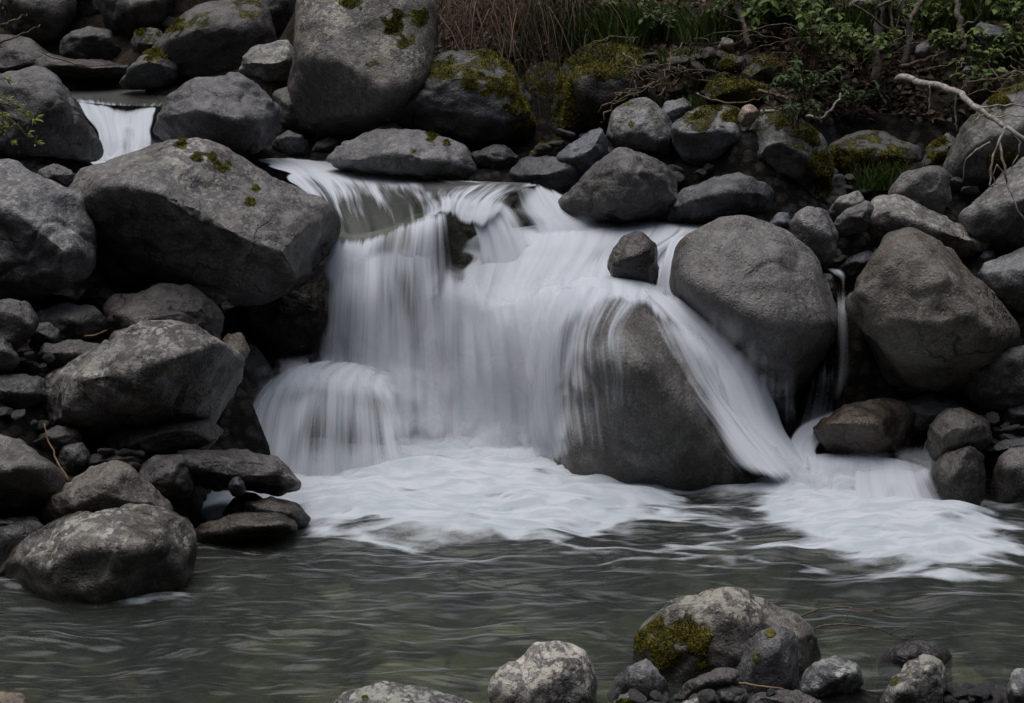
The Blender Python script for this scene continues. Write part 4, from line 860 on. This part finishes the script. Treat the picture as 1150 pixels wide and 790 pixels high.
def spray(label, feet, Ds, up, amt, lean=.25):
    """a drifting layer of fine spray: feet = photo points along the foot of a fall"""
    n = len(feet)
    rows = []
    for k, f in ((0, 0), (.35, .55), (.7, .5), (1.0, 0)):
        rows.append([(x, y + 8 - up * k, d + lean * k, f * amt) for (x, y), d in zip(feet, Ds)])
    o = sheet('spray_mist', label, rows, fu=(.12, .12), fv=(0, 0), nu=90, nv=50, mat=MIST, wob=.05)
    o['kind'] = 'stuff'; o['category'] = 'spray'
spray('white spray rising where the main curtain strikes the pool', [(360,520),(420,528),(480,528),(540,530),(600,528),(650,520)], [8.9,8.8,8.8,8.75,8.7,8.68], 85, 1.2)
spray('nearer thin layer of spray over the middle of the foam', [(300,545),(380,552),(460,552),(540,550),(620,545),(690,540)], [8.5,8.4,8.4,8.45,8.5,8.5], 60, 1.0)
spray('spray at the foot of the left white water mound', [(250,530),(290,540),(340,545),(400,545),(460,540)], [8.5,8.42,8.38,8.38,8.45], 50, .9)
spray('spray over the white outlet at right', [(860,540),(900,555),(950,560),(1000,555),(1060,550),(1090,552)], [8.15,8.0,7.95,7.95,7.9,7.85], 60, 1.1)
spray('fine splash above the fanning cascade', [(590,262),(630,262),(680,262),(730,265),(770,268)], [9.7,9.7,9.72,9.76,9.8], 30, .45, .1)
spray('soft spray over the crest of the left white water mound', [(285,450),(320,440),(370,436),(420,438),(470,450),(510,465)], [8.72,8.66,8.64,8.66,8.72,8.8], 48, .9, .15)
spray('soft spray over the crest of the central plunge', [(470,345),(510,335),(550,345),(600,340),(650,332)], [9.2,9.12,9.06,9.0,8.9], 48, .8, .15)
spray('soft spray along the right edge of the curtain', [(455,420),(480,420),(510,425),(545,430),(580,430)], [9.1,9.05,9.0,8.95,8.88], 90, .7, .1)
spray('soft spray hanging before the lower half of the curtain', [(350,470),(400,470),(450,475),(500,480),(560,480),(610,475)], [9.12,9.0,8.96,8.92,8.86,8.8], 130, .55, .12)
spray('soft spray before the left shoulder of the midstream boulder', [(560,450),(590,440),(620,425),(650,405),(675,390)], [8.8,8.72,8.62,8.5,8.42], 110, .5, .12)
spray('soft spray along the diagonal cascade', [(760,420),(800,425),(840,440),(870,460),(895,490)], [8.3,8.28,8.3,8.36,8.4], 90, .5, .1)
spray('low spray over the left half of the foam', [(270,575),(340,580),(420,585),(500,585),(580,580)], [7.95,7.9,7.85,7.85,7.95], 45, .55)
spray('spray where the small upper fall lands', [(95,188),(120,188),(150,190),(180,192)], [11.4,11.4,11.4,11.4], 46, 1.2, .1)
moss_tufts()
# ------------------------------------------------------------------ plants, twigs, litter
def tube(pts, r0, r1, seg=6, V=None, F=None):
    V = [] if V is None else V; F = [] if F is None else F
    pts = [np.array(p, float) for p in pts]
    n = len(pts); st = len(V)
    for i, p in enumerate(pts):
        d = pts[min(i + 1, n - 1)] - pts[max(i - 1, 0)]; d /= np.linalg.norm(d) + 1e-9
        a = np.cross(d, (0.31, 0.2, .93)); a /= np.linalg.norm(a) + 1e-9; b = np.cross(d, a)
        r = r0 + (r1 - r0) * i / (n - 1)
        for k in range(seg):
            th = 2 * math.pi * k / seg
            V.append(p + r * (math.cos(th) * a + math.sin(th) * b))
    for i in range(n - 1):
        for k in range(seg):
            k2 = (k + 1) % seg
            F.append((st + i * seg + k, st + i * seg + k2, st + (i + 1) * seg + k2, st + (i + 1) * seg + k))
    F.append(tuple(st + k for k in range(seg))[::-1]); F.append(tuple(st + (n - 1) * seg + k for k in range(seg)))
    return V, F
def smooth_path(P, n, jit=0.0, rs=RND):
    P = np.array(P, float)
    Q = cat_interp(P, n, 0)
    if jit:
        for i in range(1, n - 1): Q[i] += [rs.gauss(0, jit) for _ in range(3)]
    return Q
def pxpath(pp): return [at(*p) for p in pp]
def twig_thing(name, label, cat, pp, r0, r1, mat, subs=(), group=None, jit=.006, n=14):
    P = smooth_path(pxpath(pp), n, jit)
    base = P[0].copy()
    V, F = tube(P - base, r0, r1)
    o = tag(link(name, mesh_from(name, V, F, mat), base), label, cat, group)
    for (sp, a, b) in subs:
        Q = smooth_path(pxpath(sp), 12, jit)
        V, F = tube(Q - base, a, b, 5)
        link('side_twig', mesh_from('side_twig', V, F, mat), (0, 0, 0), o)
    return o

twig_thing('dead_branch', 'long bleached dead branch drooping with bare twigs over the right bank', 'branch',
    [(1008,90,10.60),(1018,87,10.50),(1032,93,10.29),(1055,97,9.83),(1075,104,9.41),(1092,118,9.10),(1115,134,8.95),(1140,150,8.80),(1170,168,8.65)], .032, .012, PALEWOOD, jit=.004, n=26, subs=[
    ([(1129,143,8.85),(1122,160,8.80),(1114,185,8.75),(1112,205,8.75)], .010, .005), ([(1122,160,8.80),(1127,185,8.75),(1131,205,8.73),(1140,232,8.65),(1152,250,8.65)], .009, .004),
    ([(1112,160,8.85),(1098,168,8.85),(1085,180,8.85),(1081,205,8.91)], .008, .004), ([(1114,185,8.75),(1112,208,8.73),(1116,208,8.71),(1107,218,8.71)], .007, .003),
    ([(1092,118,9.10),(1105,120,9.05),(1130,118,9.00),(1160,120,8.95)], .009, .004), ([(1045,96,9.98),(1044,112,9.98),(1043,130,9.99)], .009, .004),
    ([(1075,106,9.41),(1073,125,9.42),(1074,146,9.40)], .009, .004), ([(1098,121,9.05),(1110,132,9.00),(1135,130,8.95),(1160,133,8.93)], .006, .003),
    ([(1140,150,8.80),(1146,165,8.75),(1136,190,8.75)], .006, .003), ([(1131,205,8.73),(1120,185,8.73),(1116,195,8.73),(1118,208,8.73)], .005, .003), ([(1109,128,9.00),(1100,131,8.97),(1092,140,8.97)], .006, .003)])
twig_thing('dead_branch', 'slim brown branch reaching in from the right edge above the bleached one', 'branch', [(1180,78,10.3),(1145,82,10.3),(1115,90,10.35),(1090,92,10.4),(1078,103,10.4)], .014, .006, TWIG,
    subs=[([(1145,82,10.3),(1130,92,10.25),(1120,104,10.2)], .006, .003), ([(1115,90,10.35),(1100,82,10.35)], .005, .003)])
twig_thing('stick', 'short broken stick pointing up at the top right bank', 'stick', [(1010,76,11.0),(1030,70,10.9),(1050,63,10.9),(1064,57,10.9)], .018, .012, TWIG)
twig_thing('stick', 'pale curved twig hanging behind the fern on the right bank', 'stick', [(905,130,10.4),(920,134,10.3),(932,126,10.3),(940,115,10.35),(944,105,10.4)], .012, .007, PALEWOOD)
twig_thing('stick', 'long thin twig lying across the moss-cushioned stone', 'stick', [(783,105,10.7),(800,112,10.65),(830,116,10.6),(850,112,10.6),(862,104,10.6)], .009, .004, TWIG)
twig_thing('stick', 'straight stick resting left of the fern leaves', 'stick', [(852,102,10.6),(868,106,10.5),(885,110,10.5)], .014, .010, TWIG)
twig_thing('stick', 'pale splinter of wood beside the little salmon stone', 'stick', [(854,126,10.1),(870,125,10.08)], .016, .012, PALEWOOD, jit=0, n=5)
for k, (pp, lab) in enumerate([
    ([(672,127,11.0),(690,112,10.9),(715,100,10.9),(745,88,11.0)], 'brown twig in the loose pile above the pitted boulder, lowest of the pile'),
    ([(675,138,10.8),(690,118,10.8),(705,108,10.85),(735,92,10.9)], 'brown twig with a forked end in the pile above the pitted boulder'),
    ([(690,105,11.0),(720,102,11.0),(750,92,11.0),(765,96,11.0)], 'thin twig lying level across the pile above the pitted boulder'),
    ([(712,75,11.2),(714,95,11.1),(716,108,11.0)], 'upright twig behind the pile above the pitted boulder'),
    ([(738,118,10.9),(748,90,10.9),(752,70,11.0),(766,48,11.2)], 'tall leaning twig right of the twig pile'),
    ([(700,60,11.5),(720,75,11.3),(742,86,11.1)], 'twig sloping down from the grass to the twig pile'),
    ([(745,80,11.2),(770,66,11.2),(790,62,11.3)], 'grey twig left of the small mossy stones')]):
    twig_thing('twig', lab, 'twig', pp, .010, .004, TWIG, group='dry twigs on the bank', jit=.012, subs=[([pp[1], (pp[1][0] + 14, pp[1][1] - 9, pp[1][2] - .05), (pp[1][0] + 26, pp[1][1] - 10, pp[1][2])], .005, .002)])
for pp, lab, r in [
    ([(983,95,11.2),(985,60,11.25),(988,20,11.35),(992,-40,11.5)], 'thicker mossy bare shrub stem right of the leafy plants', .045),
    ([(1017,78,11.1),(1020,50,11.15),(1024,22,11.2),(1036,0,11.3),(1048,-35,11.4)], 'bare shrub stem leaning right above the bleached branch', .028),
    ([(1081,58,11.1),(1078,30,11.15),(1075,0,11.3),(1077,-40,11.4)], 'upright grey sapling stem before the green grass at top right', .030),
    ([(842,55,11.5),(836,30,11.6),(826,0,11.7),(818,-40,11.8)], 'leaning bare stem beside the leafy bush at top', .028),
    ([(646,45,12.0),(650,10,12.1),(655,-40,12.2)], 'pale bare stem amid the hanging dead grass', .014),
    ([(1000,70,11.3),(1003,35,11.3),(998,0,11.4),(1004,-40,11.4)], 'slender shrub stem close beside the thicker mossy one', .014)]:
    o = twig_thing('shrub_stem', lab, 'stem', pp, r, r * .7, BARK, group='bare shrub stems on the bank', jit=.008, n=16,
        subs=[([pp[1], (pp[1][0] + RND.choice((-1, 1)) * RND.uniform(14, 26), pp[1][1] - RND.uniform(10, 25), pp[1][2] - .1), (pp[1][0] + RND.uniform(-36, 36), pp[1][1] - 55, pp[1][2] - .1)], r * .4, r * .2),
              ([pp[2], (pp[2][0] + RND.uniform(-20, 20), pp[2][1] - 14, pp[2][2] - .15), (pp[2][0] + RND.uniform(-30, 30), pp[2][1] - 30, pp[2][2] - .1)], r * .4, r * .2)])
# foreground twigs and straws
twig_thing('twig', 'thin bare twig arching over the pool right of the mossy foreground boulder', 'twig', [(895,694,5.95),(915,686,5.95),(945,682,6.0),(975,687,6.0),(1000,685,6.0)], .005, .002, TWIG, jit=.003,
    subs=[([(955,683,6.0),(950,695,5.98),(943,702,5.98)], .003, .0015), ([(975,687,6.0),(990,684,6.0),(1012,684,6.02)], .003, .0015)])
twig_thing('twig', 'lower thin twig arching above the low wet grey stone', 'twig', [(912,708,5.9),(935,701,5.9),(970,703,5.92),(1000,712,5.95),(1022,719,5.95)], .005, .002, TWIG, jit=.003,
    subs=[([(1000,712,5.95),(1015,704,5.95),(1028,698,5.95)], .003, .0015)])
STR2 = simple('tan_straw', (.20, .13, .07), (.32, .22, .12), 30)
twig_thing('straw', 'tan straw lying on the flat slab in the foreground', 'straw', [(830,767,5.2),(850,770,5.17),(880,774,5.12)], .004, .003, STR2, jit=.001)
twig_thing('straw', 'dry tan stalk standing beside the cube-like stone', 'straw', [(77,541,7.2),(66,520,7.25),(56,498,7.3),(50,476,7.35)], .006, .003, STR2, jit=.003)
twig_thing('straw', 'reddish stalk in the gap under the roof-shaped boulder', 'straw', [(95,378,8.2),(108,376,8.2),(120,371,8.2)], .005, .003, STR2, jit=.001)
for pp, lab in [([(-10,32,9.6),(12,24,9.7),(30,16,9.8)], 'pale bare twig at the upper left frame edge, top one'), ([(-10,52,9.6),(20,40,9.7),(45,28,9.8)], 'pale bare twig at the upper left frame edge, lower one'), ([(0,0,9.6),(5,14,9.6),(8,34,9.6)], 'upright grey twig in the top left corner'),
                ([(45,58,13.0),(75,70,12.9),(100,74,12.9),(140,73,12.9)], 'fallen branch lying along the back of the upper pool')]:
    twig_thing('twig', lab, 'twig', pp, .009, .003, TWIG, jit=.006)

def leaf_mesh(L, mat, name, base, wid=.42, fold=.25):
    """leaves: list of (origin, direction, normal, length, shade); each a folded pointed blade of 4 quads"""
    V, F, S = [], [], []
    for (o, d, n, l, s) in L:
        d = d / (np.linalg.norm(d) + 1e-9); sd_ = np.cross(d, n); sd_ /= np.linalg.norm(sd_) + 1e-9; n = np.cross(sd_, d)
        i = len(V); w = l * wid * .5
        for (t, k, dr) in ((0, .08, 0), (.35, 1, .02), (.7, .7, -.06), (1, .03, -.18)):
            c = o + d * l * t + n * l * dr
            V += [c - sd_ * w * k + n * w * k * fold, c, c + sd_ * w * k + n * w * k * fold]; S += [s] * 3
        for r in range(3):
            a = i + r * 3
            F += [(a, a + 1, a + 4, a + 3), (a + 1, a + 2, a + 5, a + 4)]
    return mesh_from(name, np.array(V) - base, np.array(F), mat, attrs={'shade': S}, smooth=False)
def leafy(name, label, cat, px, py, D, hpx, wpx, nst, leaf, mat, per=9, wid=.55, droop=.3, rs=None, group=None, compound=False):
    """a plant: stems that fan from one foot and carry leaves; hpx, wpx its size in the photo"""
    rs = rs or random.Random(int(px * 7 + py))
    base = at(px, py, D); H = hpx / FPX * D; Wd = wpx / FPX * D
    o = tag(link(name, None, base), label, cat, group)
    SV, SF, LV = [], [], []
    for k in range(nst):
        a = rs.uniform(0, 2 * math.pi); r = Wd * .5 * math.sqrt(rs.random())
        tip = np.array([math.cos(a) * r, math.sin(a) * r * .6, H * rs.uniform(.5, 1.0)])
        P = smooth_path([np.zeros(3) + [rs.uniform(-.03, .03), rs.uniform(-.03, .03), -.03], tip * np.array([.35, .35, .55]), tip, tip + np.array([tip[0] * .35, tip[1] * .35, -H * droop * rs.random()])], 12)
        tube(P, .005, .002, 4, SV, SF)
        for j in range(per):
            f = .3 + .7 * j / max(per - 1, 1)
            q = P[min(11, int(f * 11))]; t = P[min(11, int(f * 11) + 1)] - P[max(0, int(f * 11) - 1)]
            t = t / (np.linalg.norm(t) + 1e-9)
            for sgn in (-1, 1):
                s_ = np.cross(t, [0, 0, 1]) * sgn; s_ = s_ / (np.linalg.norm(s_) + 1e-9)
                d = s_ * rs.uniform(.6, 1) + t * rs.uniform(.2, .8) + np.array([rs.gauss(0, .25), rs.gauss(0, .25), rs.uniform(-.35, .25)])
                n = np.array([rs.gauss(0, .35), rs.gauss(0, .35) - .25, 1])
                l = leaf * rs.uniform(.6, 1.15) * (1.0 if not compound else (1.05 - .75 * abs(f - .45)))
                LV.append((q, d, n, l, min(1, max(0, rs.gauss(.5, .22)))))
    link('stem', mesh_from('stem', SV, SF, TWIG), (0, 0, 0), o)
    link('foliage', leaf_mesh(LV, mat, 'foliage', np.zeros(3), wid), (0, 0, 0), o)
    return o
def tuft(name, label, px, py, D, hpx, wpx, n, mat, cat='grass tuft', hang=0.0, group=None, wd=.006):
    rs = random.Random(int(px * 3 + py * 5)); base = at(px, py, D); H = hpx / FPX * D; Wd = wpx / FPX * D
    V, F, S = [], [], []
    for _ in range(n):
        o = np.array([rs.gauss(0, Wd * .28), rs.gauss(0, Wd * .15), -.02 + (rs.gauss(0, H * .3) if hang else 0)]); h = H * rs.uniform(.3, 1.1)
        a = rs.uniform(0, 6.28); ln = rs.uniform(.15, 1.0) * h
        e = np.array([math.cos(a) * ln, math.sin(a) * ln * .7 - (.35 * h if hang else 0), h * (1 if not hang else -hang)])
        sd_ = np.array([math.cos(rs.uniform(-.6, .6)), math.sin(rs.uniform(-.6, .6)), 0]) * wd * rs.uniform(.6, 1.2)
        sh = min(1, max(0, rs.gauss(.5, .25)))
        i = len(V)
        mid = np.array([e[0] * .35, e[1] * .35 - (.1 * h if hang else 0), (e[2] * .62 if not hang else .04)])
        for (t, k) in ((0, .8), (.3, 1), (.6, .8), (1, .1)):
            c = o + 2 * t * (1 - t) * mid + t * t * e
            V += [c - sd_ * k, c + sd_ * k]; S += [sh] * 2
        for r in range(3): F.append((i + 2 * r, i + 2 * r + 1, i + 2 * r + 3, i + 2 * r + 2))
    return tag(link(name, mesh_from(name, np.array(V), np.array(F), mat, attrs={'shade': S}, smooth=False), base), label, cat, group)

leafy('leafy_bush', 'bright green leafy bush at the top edge beside the leaning bare stem', 'bush', 872, 48, 11.4, 60, 80, 26, .10, LEAF, per=6)
leafy('leafy_bush', 'smaller leafy bush on the top edge right of the bright one', 'bush', 925, 18, 11.7, 45, 60, 14, .085, LEAF, per=6)
leafy('leafy_plant', 'tall pale green plant with spaced leaves between bush and fern', 'plant', 915, 80, 10.9, 62, 50, 9, .085, LEAF, per=5)
leafy('leafy_plant', 'dark leafy clump left of the mossy shrub stem', 'plant', 970, 80, 11.0, 48, 60, 18, .075, LEAF, per=6)
leafy('fern', 'feathery fern spreading above the blocky mossy boulder', 'fern', 905, 120, 10.2, 55, 80, 12, .085, FERN, per=10, wid=.3, droop=.5, compound=True)
leafy('fern', 'lower feathery fern hanging over the blocky mossy boulder', 'fern', 892, 140, 10.0, 30, 62, 9, .07, FERN, per=10, wid=.3, droop=.9, compound=True)
leafy('leafy_plant', 'small green plant beside the upright sapling stem', 'plant', 1070, 62, 10.9, 32, 50, 12, .07, LEAF, per=5)
leafy('leafy_plant', 'low leafy plant on the slope near the right edge', 'plant', 1112, 80, 10.8, 30, 70, 14, .065, LEAF, per=5)
leafy('leafy_plant', 'small dark-leaved plant in the shade above the ledge rock', 'plant', 960, 125, 10.9, 35, 70, 12, .055, FERN, per=6)
leafy('leafy_plant', 'pale leafed sprig at the top right corner', 'plant', 1135, 35, 11.2, 40, 60, 12, .08, LEAF, per=5)
leafy('leafy_plant', 'dim leafy plant by the dark hollow at the top edge', 'plant', 750, 42, 11.9, 35, 60, 14, .06, FERN, per=6)
# overhanging sprig at the left edge
LV, SV, SF = [], [], []
rs = random.Random(4); base = at(-30, 118, 5.0)
for (x, y) in [(5,112),(22,118),(38,134),(30,150),(40,162),(12,160),(4,130),(6,88),(12,142),(28,128),(2,146)]:
    P = smooth_path([base, (base + at(x, y, 5.0)) / 2 + [0, 0, .03], at(x, y, 4.95)], 8); tube(P, .003, .0015, 4, SV, SF)
    for j in range(13):
        q = P[3 + j % 5] + np.array([rs.gauss(0, .004) for _ in range(3)]); d = np.array([rs.gauss(.4, .7), rs.gauss(0, .5), rs.gauss(0, .7)])
        LV.append((q if j < 6 else P[-1] + d * .006, d, np.array([rs.gauss(0, .5), -.6, .8]), rs.uniform(.014, .026), rs.uniform(.2, 1)))
o = tag(link('leafy_sprig', None, base), 'yellow-green budding sprig poking in at the left edge before the angular boulder', 'sprig')
link('stem', mesh_from('stem', np.array(SV) - base, SF, TWIG), (0, 0, 0), o)
link('foliage', leaf_mesh(LV, SPRIG, 'foliage', base, .45), (0, 0, 0), o)

GT = [(690,52,12.0,50,90,520,'deep green grass tuft above the moss-draped boulder'),(740,45,12.1,45,80,360,'dim grass tuft right of the moss-draped boulder top'),(800,45,11.9,40,70,300,'soft grass tuft left of the leaning bare stem'),
      (1010,205,10.35,26,70,170,'short green grass below the ledge rock'),(985,210,10.3,32,50,240,'grass tuft left of the angular grey block under the ledge rock'),(1100,20,11.6,50,70,420,'lush grass tuft right of the upright sapling'),(1135,15,11.5,50,60,360,'lush grass tuft at the top right corner'),
      (1060,30,11.6,45,60,300,'grass tuft left of the upright sapling'),(1125,70,10.9,25,60,220,'short grass on the slope by the right edge'),(790,152,10.7,14,30,90,'small grass wisp behind the mossy-topped boulder'),(780,118,10.9,14,30,90,'small grass wisp left of the moss-cushioned stone'),
      (655,50,12.0,40,50,240,'grass tuft at the left of the moss-draped boulder top')]
for (x, y, D, h, w, n, lab) in GT: tuft('grass_tuft', lab, x, y, D, h, w, n, GRASS, group='green grass tufts on the bank', wd=.006)['kind'] = 'thing'
DG = [(500,20,12.0,85,60,90,'reddish dead grass hanging beside the tall cliff boulder'),(545,10,12.0,95,70,100,'dead grass hanging over the yellow moss shelf'),(595,0,12.1,100,60,90,'pale dead grass hanging right of the yellow moss shelf'),(640,0,12.1,75,60,80,'dead grass hanging left of the green tuft'),
      (520,-20,12.1,90,80,80,'dead grass at the top edge beside the cliff boulder'),(620,-25,12.2,90,80,75,'dead grass at the top edge above the dark cleft'),(905,78,11.0,-45,40,60,'dry upright stalks amid the pale green plant'),(735,100,11.2,-28,60,70,'flattened dry grass by the twig pile'),(1120,85,10.8,30,70,80,'dry straw on the slope near the right edge')]
for (x, y, D, h, w, n, lab) in DG: tuft('dead_grass', lab, x, y, D, abs(h), w, n, STRAW, 'dead grass', hang=.8 if h > 0 else 0, group='dead grass on the bank', wd=.004)['kind'] = 'thing'

# leaf litter on the slope
rs = random.Random(8); LV = []
tb = BVHTree.FromPolygons([tuple(p) for p in np.stack([GX.ravel(), GY.ravel(), GZ.ravel()], -1)], [tuple(f) for f in grid_faces(len(gx), len(gy))])
RB = [b for (_, b, _) in ROCKS if b is not None]
def ground_hit(px, py, rocks=False):
    d = Vector(at(px, py, 1.0) - np.array([0, 0, CAM_H])).normalized(); h = tb.ray_cast(Vector((0, 0, CAM_H)), d)
    return None if h[0] is None else (np.array(h[0]), np.array(h[1]))
for _ in range(5200):
    x, y = rs.choice([(rs.uniform(740, 1150), rs.uniform(-10, 140)), (rs.uniform(850, 1040), rs.uniform(10, 130)), (rs.uniform(470, 760), rs.uniform(-10, 70))])
    h = ground_hit(x, y)
    if h is None or h[0][2] < 1: continue
    q, n = h
    LV.append((q + n * rs.uniform(.005, .03), np.array([rs.gauss(0, 1), rs.gauss(0, 1), rs.gauss(0, .35)]), n + np.array([rs.gauss(0, .5) for _ in range(3)]), rs.uniform(.03, .08), max(0, min(1, rs.gauss(.4, .28)))))
tag(link('leaf_litter', leaf_mesh(LV, LITTER, 'leaf_litter', np.zeros(3), .6)), 'brown fallen leaves covering the upper right slope', 'leaf litter', kind='stuff')

# two pale stones lying on the litter
R('stone', 'grey-brown rounded stone lying on the leaf litter at upper right', 10.95, [(1026,66),(1030,53),(1042,46),(1046,60),(1038,70)], tint=(1.0,.95,.95), cat='stone')
R('stone', 'flat whitish stone on the slope near the right edge', 10.8, [(1078,83),(1085,75),(1096,74),(1098,80),(1090,86)], tint=(1.6,1.65,1.7), lich=0, cat='stone')
R('boulder', 'pale rock half buried in grass in the top right corner', 11.2, [(1092,38),(1100,25),(1125,30),(1150,55),(1122,64),(1100,56)], tint=(1.0,1.0,.98), lich=.4)
R('stone', 'pale flat stone at the top edge above the leaf litter', 11.9, [(950,8),(962,-6),(985,-6),(990,6),(970,14)], tint=(1.2,1.2,1.15), cat='stone')
R('stone', 'tan broken stone left of the leaning bare stem', 11.4, [(806,56),(812,42),(824,46),(824,60)], tint=(1.4,1.25,1.05), sm=.4, cat='stone')

# ------------------------------------------------------------------ loose pebbles filling the gaps, many alike
PEB = []
for k, s in enumerate((1, 2, 3, 4)):
    V, F, E, deg = ico(4)
    rs = random.Random(s); M = np.array([rs.uniform(.8, 1.2), rs.uniform(.7, 1.0), rs.uniform(.5, .75)])
    P = V.copy()
    for _ in range(9):
        n = np.array([rs.gauss(0, 1) for _ in range(3)]); n /= np.linalg.norm(n); c = rs.uniform(.6, .85)
        dd = P @ n; P = P - np.outer(np.clip(dd - c, 0, None), n)
    P = lap(P, E, deg, 3) * M; Nn = vnormals(P, F); P = P + Nn * (.06 * fbm(P * 2 + s * 9, 3))[:, None]
    PEB.append(mesh_from('pebble', P, F, ROCK, attrs={'moss': np.zeros(len(P)), 'lich': np.full(len(P), .25), 'wet': np.zeros(len(P))}))
def pebbles(label, group, region, n, D, rpx, tint, seed):
    rs = random.Random(seed)
    for _ in range(n):
        x, y = rs.uniform(region[0], region[2]), rs.uniform(region[1], region[3])
        r = rs.uniform(*rpx) / FPX * D
        o = link('pebble', rs.choice(PEB), at(x, y, D + rs.uniform(-.15, .15)))
        o.scale = (r * rs.uniform(.8, 1.3), r * rs.uniform(.8, 1.2), r * rs.uniform(.8, 1.1)); o.rotation_euler = (rs.uniform(-.4, .4), rs.uniform(-.4, .4), rs.uniform(0, 6.28))
        k = rs.uniform(.8, 1.2); o['tint'] = [c * k * rs.uniform(.95, 1.05) for c in tint]; o['rust'] = rs.uniform(0, .5); o['coat'] = rs.uniform(.2, .8); o['crack'] = 0.0
        tag(o, label, 'pebble', group)
pebbles('small dark pebble in the stone gaps at the left edge', 'pebbles at the left edge', (-5, 395, 60, 425), 14, 7.95, (5, 11), (.65,.66,.68), 1)
pebbles('small grey pebble between the stones around the cube-like stone', 'pebbles around the cube-like stone', (0, 462, 50, 492), 12, 7.65, (6, 12), (.7,.7,.72), 2)
pebbles('small grey pebble on the shore left of the brown-grey stone', 'pebbles left of the brown-grey stone', (98, 505, 160, 540), 12, 7.5, (5, 10), (.85,.82,.8), 3)
pebbles('dark wet pebble in the heap at the right edge', 'pebbles at the right edge', (1085, 468, 1155, 515), 34, 8.35, (5, 11), (.7,.72,.75), 4)
pebbles('small grey pebble among the right bank stones above the thin side fall', 'pebbles above the thin side fall', (862, 250, 1000, 300), 26, 9.6, (5, 11), (.85,.86,.9), 5)
pebbles('small wet pebble on the foreground shore right of the bottom centre boulder', 'pebbles on the foreground shore', (675, 775, 900, 800), 44, 5.22, (7, 16), (.85,.87,.9), 6)
pebbles('small wet pebble at the bottom edge right of the lichen-crusted stone', 'pebbles at the bottom right edge', (1060, 772, 1140, 800), 40, 5.24, (7, 16), (.72,.74,.76), 7)
pebbles('small shaded pebble at the bend of the upper stream', 'pebbles at the upper stream bend', (312, 150, 400, 172), 14, 11.9, (5, 9), (.7,.7,.72), 8)
pebbles('small dark pebble at the back rim of the upper pool', 'pebbles at the upper pool', (60, 78, 150, 98), 14, 13.4, (5, 9), (.6,.6,.58), 9)
pebbles('small dark pebble below the right dark boulder', 'pebbles below the right dark boulder', (1040, 440, 1090, 462), 8, 8.75, (6, 10), (.6,.6,.6), 10)

pebbles('small grey wedge stone in the soil between the right bank boulders', 'stones wedged in the right bank', (745, 175, 1000, 262), 46, 10.25, (6, 13), (.7,.69,.66), 21)
pebbles('small mossy brown stone among the twigs on the upper bank', 'stones among the twigs', (700, 60, 850, 130), 30, 11.3, (6, 14), (.62,.58,.48), 22)
pebbles('small dark stone in the gaps behind the cascade', 'stones behind the cascade', (560, 150, 740, 205), 22, 10.9, (6, 12), (.55,.54,.5), 23)
pebbles('small dark stone between the boulders above the upper pool', 'stones above the upper pool', (0, -5, 330, 80), 30, 14.0, (7, 15), (.55,.53,.5), 24)
pebbles('small grey stone in the right bank gaps beside the large lichen-grey boulder', 'stones beside the lichen-grey boulder', (1030, 190, 1150, 275), 20, 9.9, (6, 12), (.75,.74,.72), 25)
rs = random.Random(31)
for k, (x, y, D, lab) in enumerate([(500,-15,12.0,'tangle of reddish dry brambles drooping beside the tall cliff boulder'),(560,-20,12.05,'tangle of brown dry brambles drooping over the moss shelf'),(610,-25,12.1,'tangle of pale dry stems drooping above the dark cleft'),(735,70,11.2,'low tangle of grey dry stems over the twig pile'),(1130,95,10.3,'tangle of thin grey stems at the right edge above the lichen-grey boulder'),(880,60,11.2,'tangle of thin dry stems behind the tall pale green plant'),(1010,60,11.1,'tangle of thin bare stems beside the shrub stems')]):
    V, F = [], []; b0 = at(x, y, D)
    for _ in range(30 if k < 3 else 20):
        sx = rs.uniform(-55, 55); L = rs.uniform(40, 130) if k < 3 else rs.uniform(20, 50)
        dx = rs.gauss(0, 30)
        sy = rs.uniform(-30, 20)
        P = smooth_path([at(x + sx, y + sy, D), at(x + sx + dx * .5, y + sy + L * .35 - 10, D - .2), at(x + sx + dx, y + sy + L * (.8 if k < 3 else .2), D - .25), at(x + sx + dx * 1.4, y + sy + L * (1.1 if k < 3 else .5), D - .2)], 9, .012, rs)
        tube(P - b0, .0048, .002, 4, V, F)
    o = tag(link('bramble', mesh_from('bramble', V, F, TWIG), b0), lab, 'bramble', 'dry bramble tangles'); o['kind'] = 'thing'
for (x, y, D, h, w, n, lab) in [(830,30,11.8,40,60,14,'leafy plant between the leaning bare stem and the top edge'),(1000,30,11.5,40,60,14,'leafy plant in the shade between the two shrub stems'),(1045,40,11.4,36,50,12,'small leafy plant right of the leaning shrub stem'),(945,60,11.2,34,60,14,'spreading leafy plant right of the tall pale green one'),(1145,60,10.9,36,50,12,'leafy plant at the right frame edge below the corner sprig'),(700,30,12.1,36,60,14,'low leafy plant in the grass above the moss-draped boulder'),(1100,100,10.6,26,60,12,'green plant trailing over the top of the lichen-grey boulder')]:
    leafy('leafy_plant', lab, 'plant', x, y, D, h, w, n, .065, LEAF, per=6)
for (x, y, D, h, w, n, lab) in [(620,40,12.2,50,60,240,'grass tuft hanging behind the dark cleft'),(770,75,11.4,26,60,200,'grass between the small mossy stones and the twigs'),(870,20,11.9,40,70,260,'grass behind the bright green bush'),(960,35,11.7,36,60,220,'grass behind the thicker shrub stem')]:
    tuft('grass_tuft', lab, x, y, D, h, w, n, GRASS, group='green grass tufts on the bank', wd=.006)['kind'] = 'thing'
